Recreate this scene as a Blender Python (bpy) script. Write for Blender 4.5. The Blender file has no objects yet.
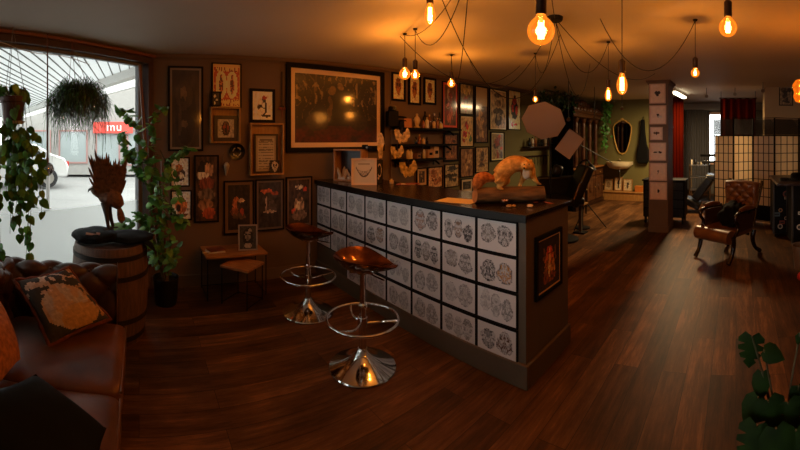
import bpy, bmesh, math, random
from math import sin, cos, pi, tan, atan2, sqrt, radians as R
from mathutils import Vector as V, Matrix, noise

S = bpy.context.scene
COL = S.collection
EYE = 1.55
FOC, CX, CY = 380.0, 736.0, 140.0      # the photograph is a cylindrical sweep: pixels per radian, column of the +Y axis, horizon row

# ---------------------------------------------------------------- camera
cd = bpy.data.cameras.new('camera')
cam = bpy.data.objects.new('camera', cd)
COL.objects.link(cam)
S.camera = cam
cam.location = (0, 0, EYE)
cam.rotation_euler = (pi / 2, 0, (CX - 400) / FOC)
cd.type = 'PANO'
cd.panorama_type = 'CENTRAL_CYLINDRICAL'
cd.central_cylindrical_range_u_min = -400 / FOC
cd.central_cylindrical_range_u_max = 400 / FOC
cd.central_cylindrical_range_v_min = -(450 - CY) / FOC
cd.central_cylindrical_range_v_max = CY / FOC
cd.central_cylindrical_radius = 1.0
cd.clip_start = .02

# ---------------------------------------------------------------- world, exposure
w = bpy.data.worlds.new('overcast_sky')
S.world = w
w.use_nodes = True
bg = w.node_tree.nodes['Background']
bg.inputs[0].default_value = (.93, .98, .96, 1)
bg.inputs[1].default_value = 4.4
S.view_settings.view_transform = 'Standard'
S.view_settings.look = 'None'
S.view_settings.exposure = 0
S.view_settings.gamma = 1
S.cycles.use_denoising = True
S.cycles.max_bounces = 8
S.cycles.transparent_max_bounces = 24
S.cycles.sample_clamp_indirect = 4
S.cycles.caustics_reflective = False
S.cycles.caustics_refractive = False
BULB_COL = (1.0, .46, .10)
BULB_W = 15.0

# ---------------------------------------------------------------- helpers
def az(px): return (px - CX) / FOC
def at(px, r, z=0.0): return V((sin(az(px)) * r, cos(az(px)) * r, z))
def zat(py, r): return EYE + r * (CY - py) / FOC
def rfloor(py, z=0.0): return (EYE - z) * FOC / (py - CY)
def face(px): return -az(px)

def tag(o, label=None, cat=None, group=None, kind=None):
    if label: o['label'] = label
    if cat: o['category'] = cat
    if group: o['group'] = group
    if kind: o['kind'] = kind
    return o

def thing(name, label, cat, loc=(0, 0, 0), rz=0, group=None):
    o = bpy.data.objects.new(name, None)
    COL.objects.link(o)
    o.empty_display_size = .05
    o.location = loc
    o.rotation_euler = (0, 0, rz)
    return tag(o, label, cat, group)

def lin(c):
    if isinstance(c, str):
        c = c.lstrip('#')
        c = [int(c[i:i + 2], 16) / 255 for i in (0, 2, 4)]
        c = [x / 12.92 if x < .04045 else ((x + .055) / 1.055) ** 2.4 for x in c]
    return tuple(c[:3])

MATS = {}
def M(name, col=(.5, .5, .5), rough=.5, metal=0, var=0, scale=6, bump=0, coat=0, coatr=.05, stretch=(1, 1, 1), detail=4, emis=None, es=1, spec=.5, col2=None, trans=0):
    if name in MATS: return MATS[name]
    m = bpy.data.materials.new(name)
    MATS[name] = m
    m.use_nodes = True
    nt = m.node_tree
    b = nt.nodes['Principled BSDF']
    c = lin(col)
    b.inputs['Base Color'].default_value = (*c, 1)
    b.inputs['Roughness'].default_value = rough
    b.inputs['Metallic'].default_value = metal
    b.inputs['Specular IOR Level'].default_value = spec
    b.inputs['Coat Weight'].default_value = coat
    b.inputs['Coat Roughness'].default_value = coatr
    b.inputs['Transmission Weight'].default_value = trans
    if emis:
        b.inputs['Emission Color'].default_value = (*lin(emis), 1)
        b.inputs['Emission Strength'].default_value = es
    if var or bump:
        tc = nt.nodes.new('ShaderNodeTexCoord')
        mp = nt.nodes.new('ShaderNodeMapping')
        mp.inputs['Scale'].default_value = stretch
        n = nt.nodes.new('ShaderNodeTexNoise')
        n.inputs['Scale'].default_value = scale
        n.inputs['Detail'].default_value = detail
        nt.links.new(tc.outputs['Object'], mp.inputs[0])
        nt.links.new(mp.outputs[0], n.inputs['Vector'])
        if var:
            r = nt.nodes.new('ShaderNodeValToRGB')
            c2 = lin(col2) if col2 else c
            r.color_ramp.elements[0].position = .32
            r.color_ramp.elements[1].position = .68
            r.color_ramp.elements[0].color = (*[x * (1 - var) for x in c], 1)
            r.color_ramp.elements[1].color = (*[min(1, x * (1 + var)) for x in c2], 1)
            nt.links.new(n.outputs['Fac'], r.inputs[0])
            nt.links.new(r.outputs[0], b.inputs['Base Color'])
        if bump:
            bp = nt.nodes.new('ShaderNodeBump')
            bp.inputs['Strength'].default_value = bump
            bp.inputs['Distance'].default_value = .01
            nt.links.new(n.outputs['Fac'], bp.inputs['Height'])
            nt.links.new(bp.outputs[0], b.inputs['Normal'])
    return m

def art_mat(name, rough=.6, coat=0, coatr=.06, cior=1.45):
    if name in MATS: return MATS[name]
    m = bpy.data.materials.new(name)
    MATS[name] = m
    m.use_nodes = True
    nt = m.node_tree
    b = nt.nodes['Principled BSDF']
    a = nt.nodes.new('ShaderNodeAttribute')
    a.attribute_name = 'Col'
    nt.links.new(a.outputs['Color'], b.inputs['Base Color'])
    b.inputs['Roughness'].default_value = rough
    b.inputs['Coat Weight'].default_value = coat
    b.inputs['Coat IOR'].default_value = cior
    b.inputs['Coat Roughness'].default_value = coatr
    return m

class MB:
    def __init__(s): s.v = []; s.f = []; s.m = []; s.c = []
    def add(s, vs, fs, m=0, X=None, c=None):
        o = len(s.v)
        s.v += [tuple(X @ V(p)) if X else tuple(p) for p in vs]
        for f in fs:
            s.f.append([i + o for i in f]); s.m.append(m); s.c.append(c)
        return s
    def box(s, c, d, m=0, X=None, rz=0, rx=0, ry=0):
        hx, hy, hz = d[0] / 2, d[1] / 2, d[2] / 2
        vs = [(x, y, z) for x in (-hx, hx) for y in (-hy, hy) for z in (-hz, hz)]
        fs = [(0, 1, 3, 2), (4, 6, 7, 5), (0, 4, 5, 1), (2, 3, 7, 6), (0, 2, 6, 4), (1, 5, 7, 3)]
        T = Matrix.Translation(c) @ Matrix.Rotation(rz, 4, 'Z') @ Matrix.Rotation(ry, 4, 'Y') @ Matrix.Rotation(rx, 4, 'X')
        if X: T = X @ T
        return s.add(vs, fs, m, T)
    def tube(s, pts, rad, n=8, m=0, X=None, caps=True, closed=False):
        pts = [V(p) for p in pts]
        if not hasattr(rad, '__len__'): rad = [rad] * len(pts)
        vs = []; fs = []
        prev = None
        L = len(pts)
        for i, p in enumerate(pts):
            if closed: t = pts[(i + 1) % L] - pts[i - 1]
            else: t = pts[min(i + 1, L - 1)] - pts[max(i - 1, 0)]
            if t.length < 1e-9: t = V((0, 0, 1))
            t.normalize()
            if prev is None:
                a = t.orthogonal().normalized()
            else:
                a = prev - t * prev.dot(t)
                a = a.normalized() if a.length > 1e-6 else t.orthogonal().normalized()
            prev = a
            b = t.cross(a)
            for k in range(n):
                q = 2 * pi * k / n
                vs.append(p + (a * cos(q) + b * sin(q)) * rad[i])
        rng = L if closed else L - 1
        for i in range(rng):
            j = (i + 1) % L
            for k in range(n):
                k2 = (k + 1) % n
                fs.append((i * n + k, i * n + k2, j * n + k2, j * n + k))
        if caps and not closed:
            fs.append(tuple(range(n))); fs.append(tuple(range((L - 1) * n, L * n)))
        return s.add(vs, fs, m, X)
    def cyl(s, p0, p1, r0, r1=None, n=16, m=0, X=None):
        return s.tube([p0, p1], [r0, r0 if r1 is None else r1], n, m, X)
    def lathe(s, prof, n=24, c=(0, 0, 0), m=0, X=None, sx=1, sy=1):
        vs = []; fs = []
        for r, z in prof:
            for k in range(n):
                q = 2 * pi * k / n
                vs.append((c[0] + r * cos(q) * sx, c[1] + r * sin(q) * sy, c[2] + z))
        for i in range(len(prof) - 1):
            for k in range(n):
                k2 = (k + 1) % n
                fs.append((i * n + k, i * n + k2, (i + 1) * n + k2, (i + 1) * n + k))
        if prof[0][0] > 1e-4: fs.append(tuple(range(n)))
        if prof[-1][0] > 1e-4: fs.append(tuple(range((len(prof) - 1) * n, len(prof) * n)))
        return s.add(vs, fs, m, X)
    def ball(s, c, r, n=16, m=0, X=None):
        if not hasattr(r, '__len__'): r = (r, r, r)
        vs = []; fs = []
        h = max(4, n // 2)
        for i in range(h + 1):
            a = pi * i / h
            for k in range(n):
                q = 2 * pi * k / n
                vs.append((c[0] + r[0] * sin(a) * cos(q), c[1] + r[1] * sin(a) * sin(q), c[2] + r[2] * cos(a)))
        for i in range(h):
            for k in range(n):
                k2 = (k + 1) % n
                fs.append((i * n + k, i * n + k2, (i + 1) * n + k2, (i + 1) * n + k))
        return s.add(vs, fs, m, X)
    def grid(s, fn, nu, nv, m=0, X=None, cf=None, closeu=False):
        vs = [fn(i / nu, j / nv) for j in range(nv + 1) for i in range(nu + 1)]
        o = len(s.v)
        s.v += [tuple(X @ V(p)) if X else tuple(p) for p in vs]
        for j in range(nv):
            for i in range(nu):
                a = o + j * (nu + 1) + i
                s.f.append([a, a + 1, a + nu + 2, a + nu + 1]); s.m.append(m)
                s.c.append(cf((i + .5) / nu, (j + .5) / nv) if cf else None)
        return s
    def prism(s, pts, y0, y1, m=0, X=None):          # outline in x,z pushed along y
        n = len(pts)
        vs = [(p[0], y0, p[1]) for p in pts] + [(p[0], y1, p[1]) for p in pts]
        fs = [tuple(range(n)), tuple(range(2 * n - 1, n - 1, -1))] + [(i, (i + 1) % n, n + (i + 1) % n, n + i) for i in range(n)]
        return s.add(vs, fs, m, X)
    def frame(s, w, h, t, y0, y1, m=0, X=None, c=(0, 0)):   # rectangular ring in x,z
        for a in (-1, 1):
            s.box((c[0] + a * (w / 2 - t / 2), (y0 + y1) / 2, c[1]), (t, abs(y1 - y0), h), m, X)
            s.box((c[0], (y0 + y1) / 2, c[1] + a * (h / 2 - t / 2)), (w - 2 * t, abs(y1 - y0), t), m, X)
        return s
    def build(s, name, mats, parent=None, loc=None, rz=0, bevel=0, sub=0, smooth=True, angle=38, fix=True):
        me = bpy.data.meshes.new(name)
        me.from_pydata(s.v, [], s.f)
        if not isinstance(mats, (list, tuple)): mats = [mats]
        for m in mats: me.materials.append(m)
        me.polygons.foreach_set('material_index', s.m)
        if any(c is not None for c in s.c):
            ca = me.color_attributes.new('Col', 'FLOAT_COLOR', 'CORNER')
            buf = []
            for f, c in zip(s.f, s.c):
                q = c if c is not None else (.5, .5, .5)
                for _ in f: buf += [q[0], q[1], q[2], 1]
            ca.data.foreach_set('color', buf)
        elif fix:
            b = bmesh.new(); b.from_mesh(me)
            bmesh.ops.recalc_face_normals(b, faces=b.faces)
            b.to_mesh(me); b.free()
        if smooth:
            me.polygons.foreach_set('use_smooth', [True] * len(me.polygons))
            me.set_sharp_from_angle(angle=R(angle))
        me.update()
        o = bpy.data.objects.new(name, me)
        COL.objects.link(o)
        if parent: o.parent = parent
        if loc is not None: o.location = loc
        o.rotation_euler = (0, 0, rz)
        if bevel:
            k = o.modifiers.new('bevel', 'BEVEL'); k.width = bevel; k.segments = 2; k.limit_method = 'ANGLE'
        if sub:
            k = o.modifiers.new('sub', 'SUBSURF'); k.levels = sub; k.render_levels = sub
        return o

def struct(name, mb, m, **k):
    return tag(mb.build(name, m, **k), kind='structure')

def copy_tree(o, parent=None):
    c = o.copy(); COL.objects.link(c)
    if parent: c.parent = parent
    for ch in list(o.children): copy_tree(ch, c)
    return c

def nz(x, y, z=0.0): return noise.noise(V((x, y, z)))
def mix(a, b, t): return tuple(a[i] + (b[i] - a[i]) * t for i in range(3))
def crom(pts, k=8):                       # smooth path through points
    P = [V(p) for p in pts]; P = [P[0] * 2 - P[1]] + P + [P[-1] * 2 - P[-2]]
    out = []
    for i in range(1, len(P) - 2):
        for j in range(k):
            t = j / k
            out.append(.5 * (2 * P[i] + (P[i + 1] - P[i - 1]) * t + (2 * P[i - 1] - 5 * P[i] + 4 * P[i + 1] - P[i + 2]) * t * t + (3 * P[i] - P[i - 1] - 3 * P[i + 1] + P[i + 2]) * t ** 3))
    out.append(P[-2])
    return out
def lerp_list(a, n):                      # resample a list of radii
    return [a[min(int(i * (len(a) - 1) / (n - 1)), len(a) - 2)] * (1 - ((i * (len(a) - 1) / (n - 1)) - min(int(i * (len(a) - 1) / (n - 1)), len(a) - 2))) + a[min(int(i * (len(a) - 1) / (n - 1)), len(a) - 2) + 1] * ((i * (len(a) - 1) / (n - 1)) - min(int(i * (len(a) - 1) / (n - 1)), len(a) - 2)) for i in range(n)]

# ---------------------------------------------------------------- materials
taupe = M('taupe_paint', '#715a45', .75, var=.06, scale=1.5, bump=.05)
olive = M('olive_paint', '#6c6638', .75, var=.06, scale=1.5)
ceilm = M('ceiling_paint', '#e2d9cb', .7, var=.05, scale=.8)
counterm = M('grey_counter_paint', '#5c4c39', .55, var=.05, scale=3)
black = M('black_frame_wood', '#0a0807', .6, spec=.15)
blackm = M('black_metal', '#080808', .55, spec=.3)
blackf = M('black_fabric', '#050505', .85, var=.2, scale=30, spec=.2)
blackl = M('black_leather', '#0b0a0a', .38, bump=.1, scale=40)
chrome = M('chrome', '#e6e2dc', .09, metal=1)
steel = M('brushed_steel', '#a8a49c', .3, metal=1)
darkwood = M('dark_brown_wood', '#2b160b', .35, var=.35, scale=5, stretch=(1, 8, 8), bump=.1)
carved = M('dark_carved_wood', '#4d2c15', .4, var=.4, scale=18, bump=.6)
topwood = M('counter_top_wood', '#1d0f08', .22, var=.3, scale=6, stretch=(1, 10, 10))
ltwood = M('light_pine_wood', '#a5763e', .5, var=.2, scale=6, stretch=(8, 8, 1))
midwood = M('mid_brown_wood', '#9a6634', .45, var=.3, scale=6, stretch=(1, 8, 8))
headwood = M('red_brown_trim_wood', '#46250f', .5, var=.2, scale=4, stretch=(3, 3, 1))
oldwood = M('old_barrel_oak', '#5e4230', .6, var=.35, scale=7, stretch=(6, 6, 1), bump=.3)
irons = M('rusty_hoop_iron', '#2e2723', .55, metal=.6, var=.3, scale=20)
white = M('white_paint', '#d8d2c8', .5)
cream = M('cream_paper', '#d9c7a6', .6, var=.05, scale=20)
brassm = M('gold_leaf', '#c99f50', .4, metal=.25, var=.2, scale=30)
leather = M('brown_sofa_leather', '#5f371b', .42, var=.45, scale=5, bump=.12, detail=8)
sleather = M('dark_tufted_leather', '#4a2f1e', .34, var=.3, scale=8, bump=.08)
cleather = M('tan_chair_leather', '#6f4520', .36, var=.3, scale=9, bump=.08)
leafm = M('dark_green_leaf', '#3f7a2c', .42, var=.4, scale=14)
leafm2 = M('mid_green_leaf', '#669a38', .4, var=.4, scale=14)
leafd = M('deep_green_leaf', '#25421c', .4, var=.4, scale=14)
stemm = M('plant_stem', '#4c4426', .6)
potblack = M('black_plastic_pot', '#0b0b0b', .45)
terra = M('brown_clay_pot', '#4f2f20', .6, var=.15)
velvet = M('dark_red_curtain', '#3c0a02', 1, spec=0, var=.2, scale=4, stretch=(8, 8, .5))
greycurt = M('charcoal_curtain', '#606064', .8, var=.15, scale=4, stretch=(8, 8, .5))
furm = M('ginger_fur', '#c98a34', .9, var=.35, scale=22, bump=.6, col2='#dba552')
furw = M('pale_fur', '#cfc0a8', .9, bump=.4, scale=30)
barkm = M('log_bark', '#6e4e2a', .8, var=.5, scale=9, stretch=(1, 4, 4), bump=1)
feath = M('brown_feathers', '#6b4a34', .8, var=.5, scale=40)
copper = M('copper_seat_shell', '#5a2f14', .12, metal=.7, var=.5, scale=14, spec=.7)
art0 = art_mat('print_on_paper', .6)
artg = art_mat('print_behind_glass', .6, coat=1, coatr=.1)
artbig = art_mat('large_print_behind_glass', .6, coat=1, coatr=.12, cior=1.75)
arts = art_mat('sheet_in_clear_sleeve', .45, coat=.35, coatr=.2)

def floor_mat():
    m = bpy.data.materials.new('rustic_plank_floor'); m.use_nodes = True
    nt = m.node_tree; b = nt.nodes['Principled BSDF']; L = nt.links
    tc = nt.nodes.new('ShaderNodeTexCoord')
    mp = nt.nodes.new('ShaderNodeMapping'); mp.inputs['Rotation'].default_value = (0, 0, pi / 2)
    br = nt.nodes.new('ShaderNodeTexBrick')
    br.inputs['Scale'].default_value = 1
    br.inputs['Brick Width'].default_value = 1.25
    br.inputs['Row Height'].default_value = .165
    br.inputs['Mortar Size'].default_value = .0016
    br.inputs['Mortar Smooth'].default_value = .3
    br.offset = .37
    br.inputs['Color1'].default_value = (0, 0, 0, 1); br.inputs['Color2'].default_value = (1, 1, 1, 1); br.inputs['Mortar'].default_value = (.5, .5, .5, 1)
    L.new(tc.outputs['Object'], mp.inputs[0]); L.new(mp.outputs[0], br.inputs['Vector'])
    mp2 = nt.nodes.new('ShaderNodeMapping'); mp2.inputs['Scale'].default_value = (9, .8, 1)
    n1 = nt.nodes.new('ShaderNodeTexNoise'); n1.inputs['Scale'].default_value = 2.2; n1.inputs['Detail'].default_value = 12; n1.inputs['Roughness'].default_value = .78
    add = nt.nodes.new('ShaderNodeVectorMath'); add.operation = 'ADD'
    L.new(tc.outputs['Object'], mp2.inputs[0])
    sc = nt.nodes.new('ShaderNodeVectorMath'); sc.operation = 'SCALE'; sc.inputs['Scale'].default_value = 7
    L.new(br.outputs['Color'], sc.inputs[0]); L.new(mp2.outputs[0], add.inputs[0]); L.new(sc.outputs[0], add.inputs[1]); L.new(add.outputs[0], n1.inputs['Vector'])
    n2 = nt.nodes.new('ShaderNodeTexNoise'); n2.inputs['Scale'].default_value = 2.5; n2.inputs['Detail'].default_value = 5
    L.new(tc.outputs['Object'], n2.inputs['Vector'])
    ma = nt.nodes.new('ShaderNodeMath'); ma.operation = 'MULTIPLY_ADD'; ma.inputs[1].default_value = .22; ma.inputs[2].default_value = -.11
    L.new(br.outputs['Color'], ma.inputs[0])
    m1 = nt.nodes.new('ShaderNodeMath'); m1.operation = 'ADD'; L.new(ma.outputs[0], m1.inputs[0]); L.new(n1.outputs['Fac'], m1.inputs[1])
    m2 = nt.nodes.new('ShaderNodeMath'); m2.operation = 'MULTIPLY_ADD'; m2.inputs[1].default_value = .35; L.new(n2.outputs['Fac'], m2.inputs[0]); L.new(m1.outputs[0], m2.inputs[2])
    cr = nt.nodes.new('ShaderNodeValToRGB')
    e = cr.color_ramp.elements
    e[0].position = .43; e[0].color = (*lin('#24150a'), 1)
    e[1].position = .90; e[1].color = (*lin('#855b36'), 1)
    x = e.new(.62); x.color = (*lin('#472c16'), 1)
    x = e.new(.76); x.color = (*lin('#5e3e22'), 1)
    L.new(m2.outputs[0], cr.inputs[0])
    mx = nt.nodes.new('ShaderNodeMix'); mx.data_type = 'RGBA'
    L.new(br.outputs['Fac'], mx.inputs[0]); L.new(cr.outputs[0], mx.inputs[6]); mx.inputs[7].default_value = (*lin('#150a05'), 1)
    L.new(mx.outputs[2], b.inputs['Base Color'])
    b.inputs['Roughness'].default_value = .5
    b.inputs['Specular IOR Level'].default_value = .18
    bp = nt.nodes.new('ShaderNodeBump'); bp.inputs['Strength'].default_value = .25; bp.inputs['Distance'].default_value = .004
    L.new(n1.outputs['Fac'], bp.inputs['Height']); L.new(bp.outputs[0], b.inputs['Normal'])
    return m

def glass_mat(name, tint=(1, 1, 1), gloss=.08, rough=.02, emis=None, es=0):
    m = bpy.data.materials.new(name); m.use_nodes = True
    nt = m.node_tree; nt.nodes.remove(nt.nodes['Principled BSDF'])
    out = nt.nodes['Material Output']
    t = nt.nodes.new('ShaderNodeBsdfTransparent'); t.inputs[0].default_value = (*tint, 1)
    g = nt.nodes.new('ShaderNodeBsdfGlossy'); g.inputs['Roughness'].default_value = rough
    lw = nt.nodes.new('ShaderNodeLayerWeight'); lw.inputs[0].default_value = .25
    mr = nt.nodes.new('ShaderNodeMath'); mr.operation = 'MULTIPLY_ADD'; mr.inputs[1].default_value = .5; mr.inputs[2].default_value = gloss
    mr.use_clamp = True
    nt.links.new(lw.outputs['Fresnel'], mr.inputs[0])
    mx = nt.nodes.new('ShaderNodeMixShader')
    nt.links.new(mr.outputs[0], mx.inputs[0]); nt.links.new(t.outputs[0], mx.inputs[1]); nt.links.new(g.outputs[0], mx.inputs[2])
    last = mx
    if emis:
        e = nt.nodes.new('ShaderNodeEmission'); e.inputs[0].default_value = (*emis, 1); e.inputs[1].default_value = es
        a = nt.nodes.new('ShaderNodeAddShader')
        nt.links.new(mx.outputs[0], a.inputs[0]); nt.links.new(e.outputs[0], a.inputs[1]); last = a
    nt.links.new(last.outputs[0], out.inputs[0])
    return m
winglass = glass_mat('window_glass', gloss=.0)
bulbglass = glass_mat('amber_bulb_glass', (1.0, .66, .3), .05, emis=(1, .27, .02), es=.42)
clearglass = glass_mat('clear_glass', (.8, .78, .75), .12)

def frosted():
    m = bpy.data.materials.new('frosted_window_film'); m.use_nodes = True
    nt = m.node_tree; nt.nodes.remove(nt.nodes['Principled BSDF'])
    t = nt.nodes.new('ShaderNodeBsdfTranslucent'); t.inputs[0].default_value = (.88, .9, .9, 1)
    d = nt.nodes.new('ShaderNodeBsdfDiffuse'); d.inputs[0].default_value = (.8, .82, .82, 1)
    rf = nt.nodes.new('ShaderNodeBsdfRefraction'); rf.inputs['Color'].default_value = (.93, .96, .95, 1); rf.inputs['Roughness'].default_value = .75; rf.inputs['IOR'].default_value = 1.12
    m0 = nt.nodes.new('ShaderNodeMixShader'); m0.inputs[0].default_value = .7
    nt.links.new(t.outputs[0], m0.inputs[1]); nt.links.new(rf.outputs[0], m0.inputs[2])
    mx = nt.nodes.new('ShaderNodeMixShader'); mx.inputs[0].default_value = .12
    nt.links.new(m0.outputs[0], mx.inputs[1]); nt.links.new(d.outputs[0], mx.inputs[2]); nt.links.new(mx.outputs[0], nt.nodes['Material Output'].inputs[0])
    return m
frost = frosted()

def emit_mat(name, col, s):
    m = bpy.data.materials.new(name); m.use_nodes = True
    nt = m.node_tree; nt.nodes.remove(nt.nodes['Principled BSDF'])
    e = nt.nodes.new('ShaderNodeEmission'); e.inputs[0].default_value = (*col, 1); e.inputs[1].default_value = s
    nt.links.new(e.outputs[0], nt.nodes['Material Output'].inputs[0])
    return m
filament = emit_mat('glowing_filament', (1, .6, .2), 30)
tubelight = emit_mat('lit_tube', (1, .86, .6), 7)

# ---------------------------------------------------------------- the room
WX = -4.0                                  # picture wall
C0 = V((-4.0, .13, 0)); DW = V((.68, -.733, 0)).normalized(); NW = V((-DW.y, DW.x, 0)) * -1   # window wall start, direction
NW = V((.733, .68, 0)).normalized()
BY, FY = 9.5, 10.9
def cz(y): return 2.455 + .0155 * max(y, -4)

fl = MB(); fl.add([(-4.6, -4.2, 0), (3.6, -4.2, 0), (3.6, 11.4, 0), (-4.6, 11.4, 0), (-4.6, -4.2, -.1), (3.6, -4.2, -.1), (3.6, 11.4, -.1), (-4.6, 11.4, -.1)],
       [(0, 1, 2, 3), (7, 6, 5, 4), (0, 4, 5, 1), (1, 5, 6, 2), (2, 6, 7, 3), (3, 7, 4, 0)])
struct('floor', fl, floor_mat())
ce = MB()
E1 = C0 + DW * 5.5
pl = [(-4.15, 11.4), (3.6, 11.4), (3.6, -4.2), (E1.x - .1, -4.2), (C0.x - .1, C0.y)]
ce.add([(x, y, cz(y)) for x, y in pl] + [(x, y, cz(y) + .12) for x, y in pl], [(0, 1, 2, 3, 4), (9, 8, 7, 6, 5)] + [(i, (i + 1) % 5, 5 + (i + 1) % 5, 5 + i) for i in range(5)])
struct('ceiling', ce, ceilm)
H = 2.9
struct('wall_left', MB().box((WX - .06, (C0.y + 4.25) / 2, H / 2), (.12, 4.25 - C0.y, H)), taupe)
struct('wall_left_far', MB().box((WX - .06, (4.25 + 11.4) / 2, H / 2), (.12, 11.4 - 4.25, H)), olive)
struct('wall_back', MB().box((-2.9, BY + .06, H / 2), (2.2, .12, H)).box((-1.86, (BY + FY) / 2 + .06, H / 2), (.12, FY - BY, H)), olive)
farw = MB()
farw.box((-1.36, FY + .06, H / 2), (1.12, .12, H)).box((1.5, FY + .06, H / 2), (3.7, .12, H))
farw.box((-.575, FY + .06, .45), (.45, .12, .9)).box((-.575, FY + .06, 2.6), (.45, .12, .6))
struct('wall_far', farw, M('grey_far_wall', '#57544e', .7))
struct('wall_right', MB().box((3.4, 3.6, H / 2), (.12, 15.2, H)), taupe)
rw = MB(); rw.box((-.75, -4.0, H / 2), (.7, .12, H)).box((2.1, -4.0, H / 2), (2.7, .12, H)).box((.2, -4.0, .12), (1.3, .12, .24)).box((.2, -4.0, 2.63), (1.3, .12, .55))
struct('wall_rear', rw, taupe)
q = MB()
for x in (-.37, .72): q.box((x, -4.0, 1.3), (.06, .06, 2.12))
q.box((.175, -4.0, .27), (1.03, .06, .06)).box((.175, -4.0, 2.33), (1.03, .06, .06))
w3 = struct('added_rear_window', q, M('grey_window_metal', '#6d6d6c', .5))  # unseen window, added to bring daylight onto the counter front
for x in (.175,): MB().box((x, -4.0, 1.3), (1.04, .008, 2.0)).build('pane', winglass, w3)

# window wall: header, jambs, sill under a long opening
def wx(s, off=0.0, z=0.0): return C0 + DW * s + NW * off + V((0, 0, z))
WRZ = atan2(DW.y, DW.x)
def wbox(mb, s0, s1, z0, z1, o0, o1, m=0):
    c = wx((s0 + s1) / 2, (o0 + o1) / 2, (z0 + z1) / 2)
    return mb.box(tuple(c), (s1 - s0, abs(o1 - o0), z1 - z0), m, rz=WRZ)
wm = MB()
wbox(wm, -.1, 5.6, 2.42, 2.8, -.14, 0)
wbox(wm, -.1, 5.6, 0, .3, -.14, 0)
wbox(wm, 4.6, 5.7, .3, 2.42, -.14, 0)
struct('wall_window', wm, taupe)
tw = MB()
wbox(tw, -.0, .07, .3, 2.42, -.12, .03)
wbox(tw, 0, 5.5, 2.345, 2.42, -.1, .03)
wbox(tw, 0, 5.5, .27, .31, -.1, .12)
struct('trim_1', tw, headwood)
wf = MB()
for s0 in (.09, 1.85, 3.2, 4.55): wbox(wf, s0, s0 + .06, .3, 2.345, -.09, -.04)
wbox(wf, .09, 4.6, 2.315, 2.345, -.09, -.04); wbox(wf, .09, 4.6, .3, .34, -.09, -.04)
w1 = struct('window_1', wf, M('grey_window_metal', '#6d6d6c', .5))
for i, (a, b) in enumerate(((.15, 1.85), (1.91, 3.2), (3.26, 4.55))):
    g = MB(); wbox(g, a, b, .34, 2.315, -.07, -.064); g.build('pane', winglass, w1)
    g = MB(); g.add([wx(a, -.058, .34), wx(b, -.058, .34), wx(b, -.058, .93), wx(a, -.058, .93)], [(0, 1, 2, 3)]); g.build('frosted_film', frost, w1)
# rails and skirting
rail = MB()
rail.box((WX + .012, (C0.y + 9.5) / 2, 0), (.024, 9.5 - C0.y, .03))
me_ang = math.atan(.0155)
r0 = MB()
def railseg(y0, y1, z, hh, d):
    r0.add([(WX, y0, cz(y0) - z), (WX + d, y0, cz(y0) - z), (WX + d, y0, cz(y0) - z + hh), (WX, y0, cz(y0) - z + hh),
            (WX, y1, cz(y1) - z), (WX + d, y1, cz(y1) - z), (WX + d, y1, cz(y1) - z + hh), (WX, y1, cz(y1) - z + hh)],
           [(0, 1, 2, 3), (7, 6, 5, 4), (0, 4, 5, 1), (1, 5, 6, 2), (2, 6, 7, 3), (3, 7, 4, 0)])
railseg(C0.y, 9.5, .045, .04, .03)
railseg(C0.y, 9.5, .065, .012, .02)
struct('trim_2', r0, taupe)
struct('trim_3', MB().box((WX + .008, 3.13, 1.24), (.016, .05, 2.48)), taupe)
b0 = MB(); b0.box((WX + .008, (C0.y + 9.5) / 2, .06), (.016, 9.5 - C0.y, .12)); struct('baseboard_left', b0, taupe)
struct('baseboard_back', MB().box((-2.9, BY - .008, .06), (2.1, .016, .12)), olive)
# curtain rail of raw timber above the window
cr = MB(); wbox(cr, .0, 5.3, 2.402, 2.428, .035, .07)
tag(cr.build('curtain_rail', M('orange_pine', '#8a4a1e', .5, var=.15, scale=4)), 'long orange-brown timber rail above the shop window', 'rail')
cb = MB()
pts = [wx(2.9, .085, 2.42)]
for i in range(1, 13): pts.append(wx(2.9 - i * .17, .09, 2.40 - .035 * abs(sin(i * .9)) - .012 * i))
cb.tube(crom(pts, 4), .0035, 5)
tag(cb.build('white_cable', white), 'thin white cable looped along the timber rail over the window', 'cable')

# column
cm = MB(); cm.box((-1.295, 6.5, 1.3), (.33, .5, 2.6)); cm.box((-1.295, 6.5, .05), (.35, .52, .1))
struct('column', cm, M('column_paint', '#6f5a47', .7, var=.05))
cm = MB(); cm.box((-1.295, 6.5, 2.545), (.41, .58, .05)); cm.box((-1.295, 6.5, 2.505), (.37, .54, .03))
struct('trim_4', cm, taupe)

# bulkhead beam with cream pier on the right
struct('wall_pier', MB().box((1.55, 7.55, 1.3), (2.0, .5, 2.6)), M('cream_paint', '#a98f68', .7))
bm_ = MB(); bm_.box((-.3, FY - .14, 2.5), (2.9, .22, .18)); bm_.box((-.4, FY - .3, 2.42), (1.0, .1, .07))
struct('beam', bm_, M('grey_roller_housing', '#8b8a84', .5))

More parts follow.
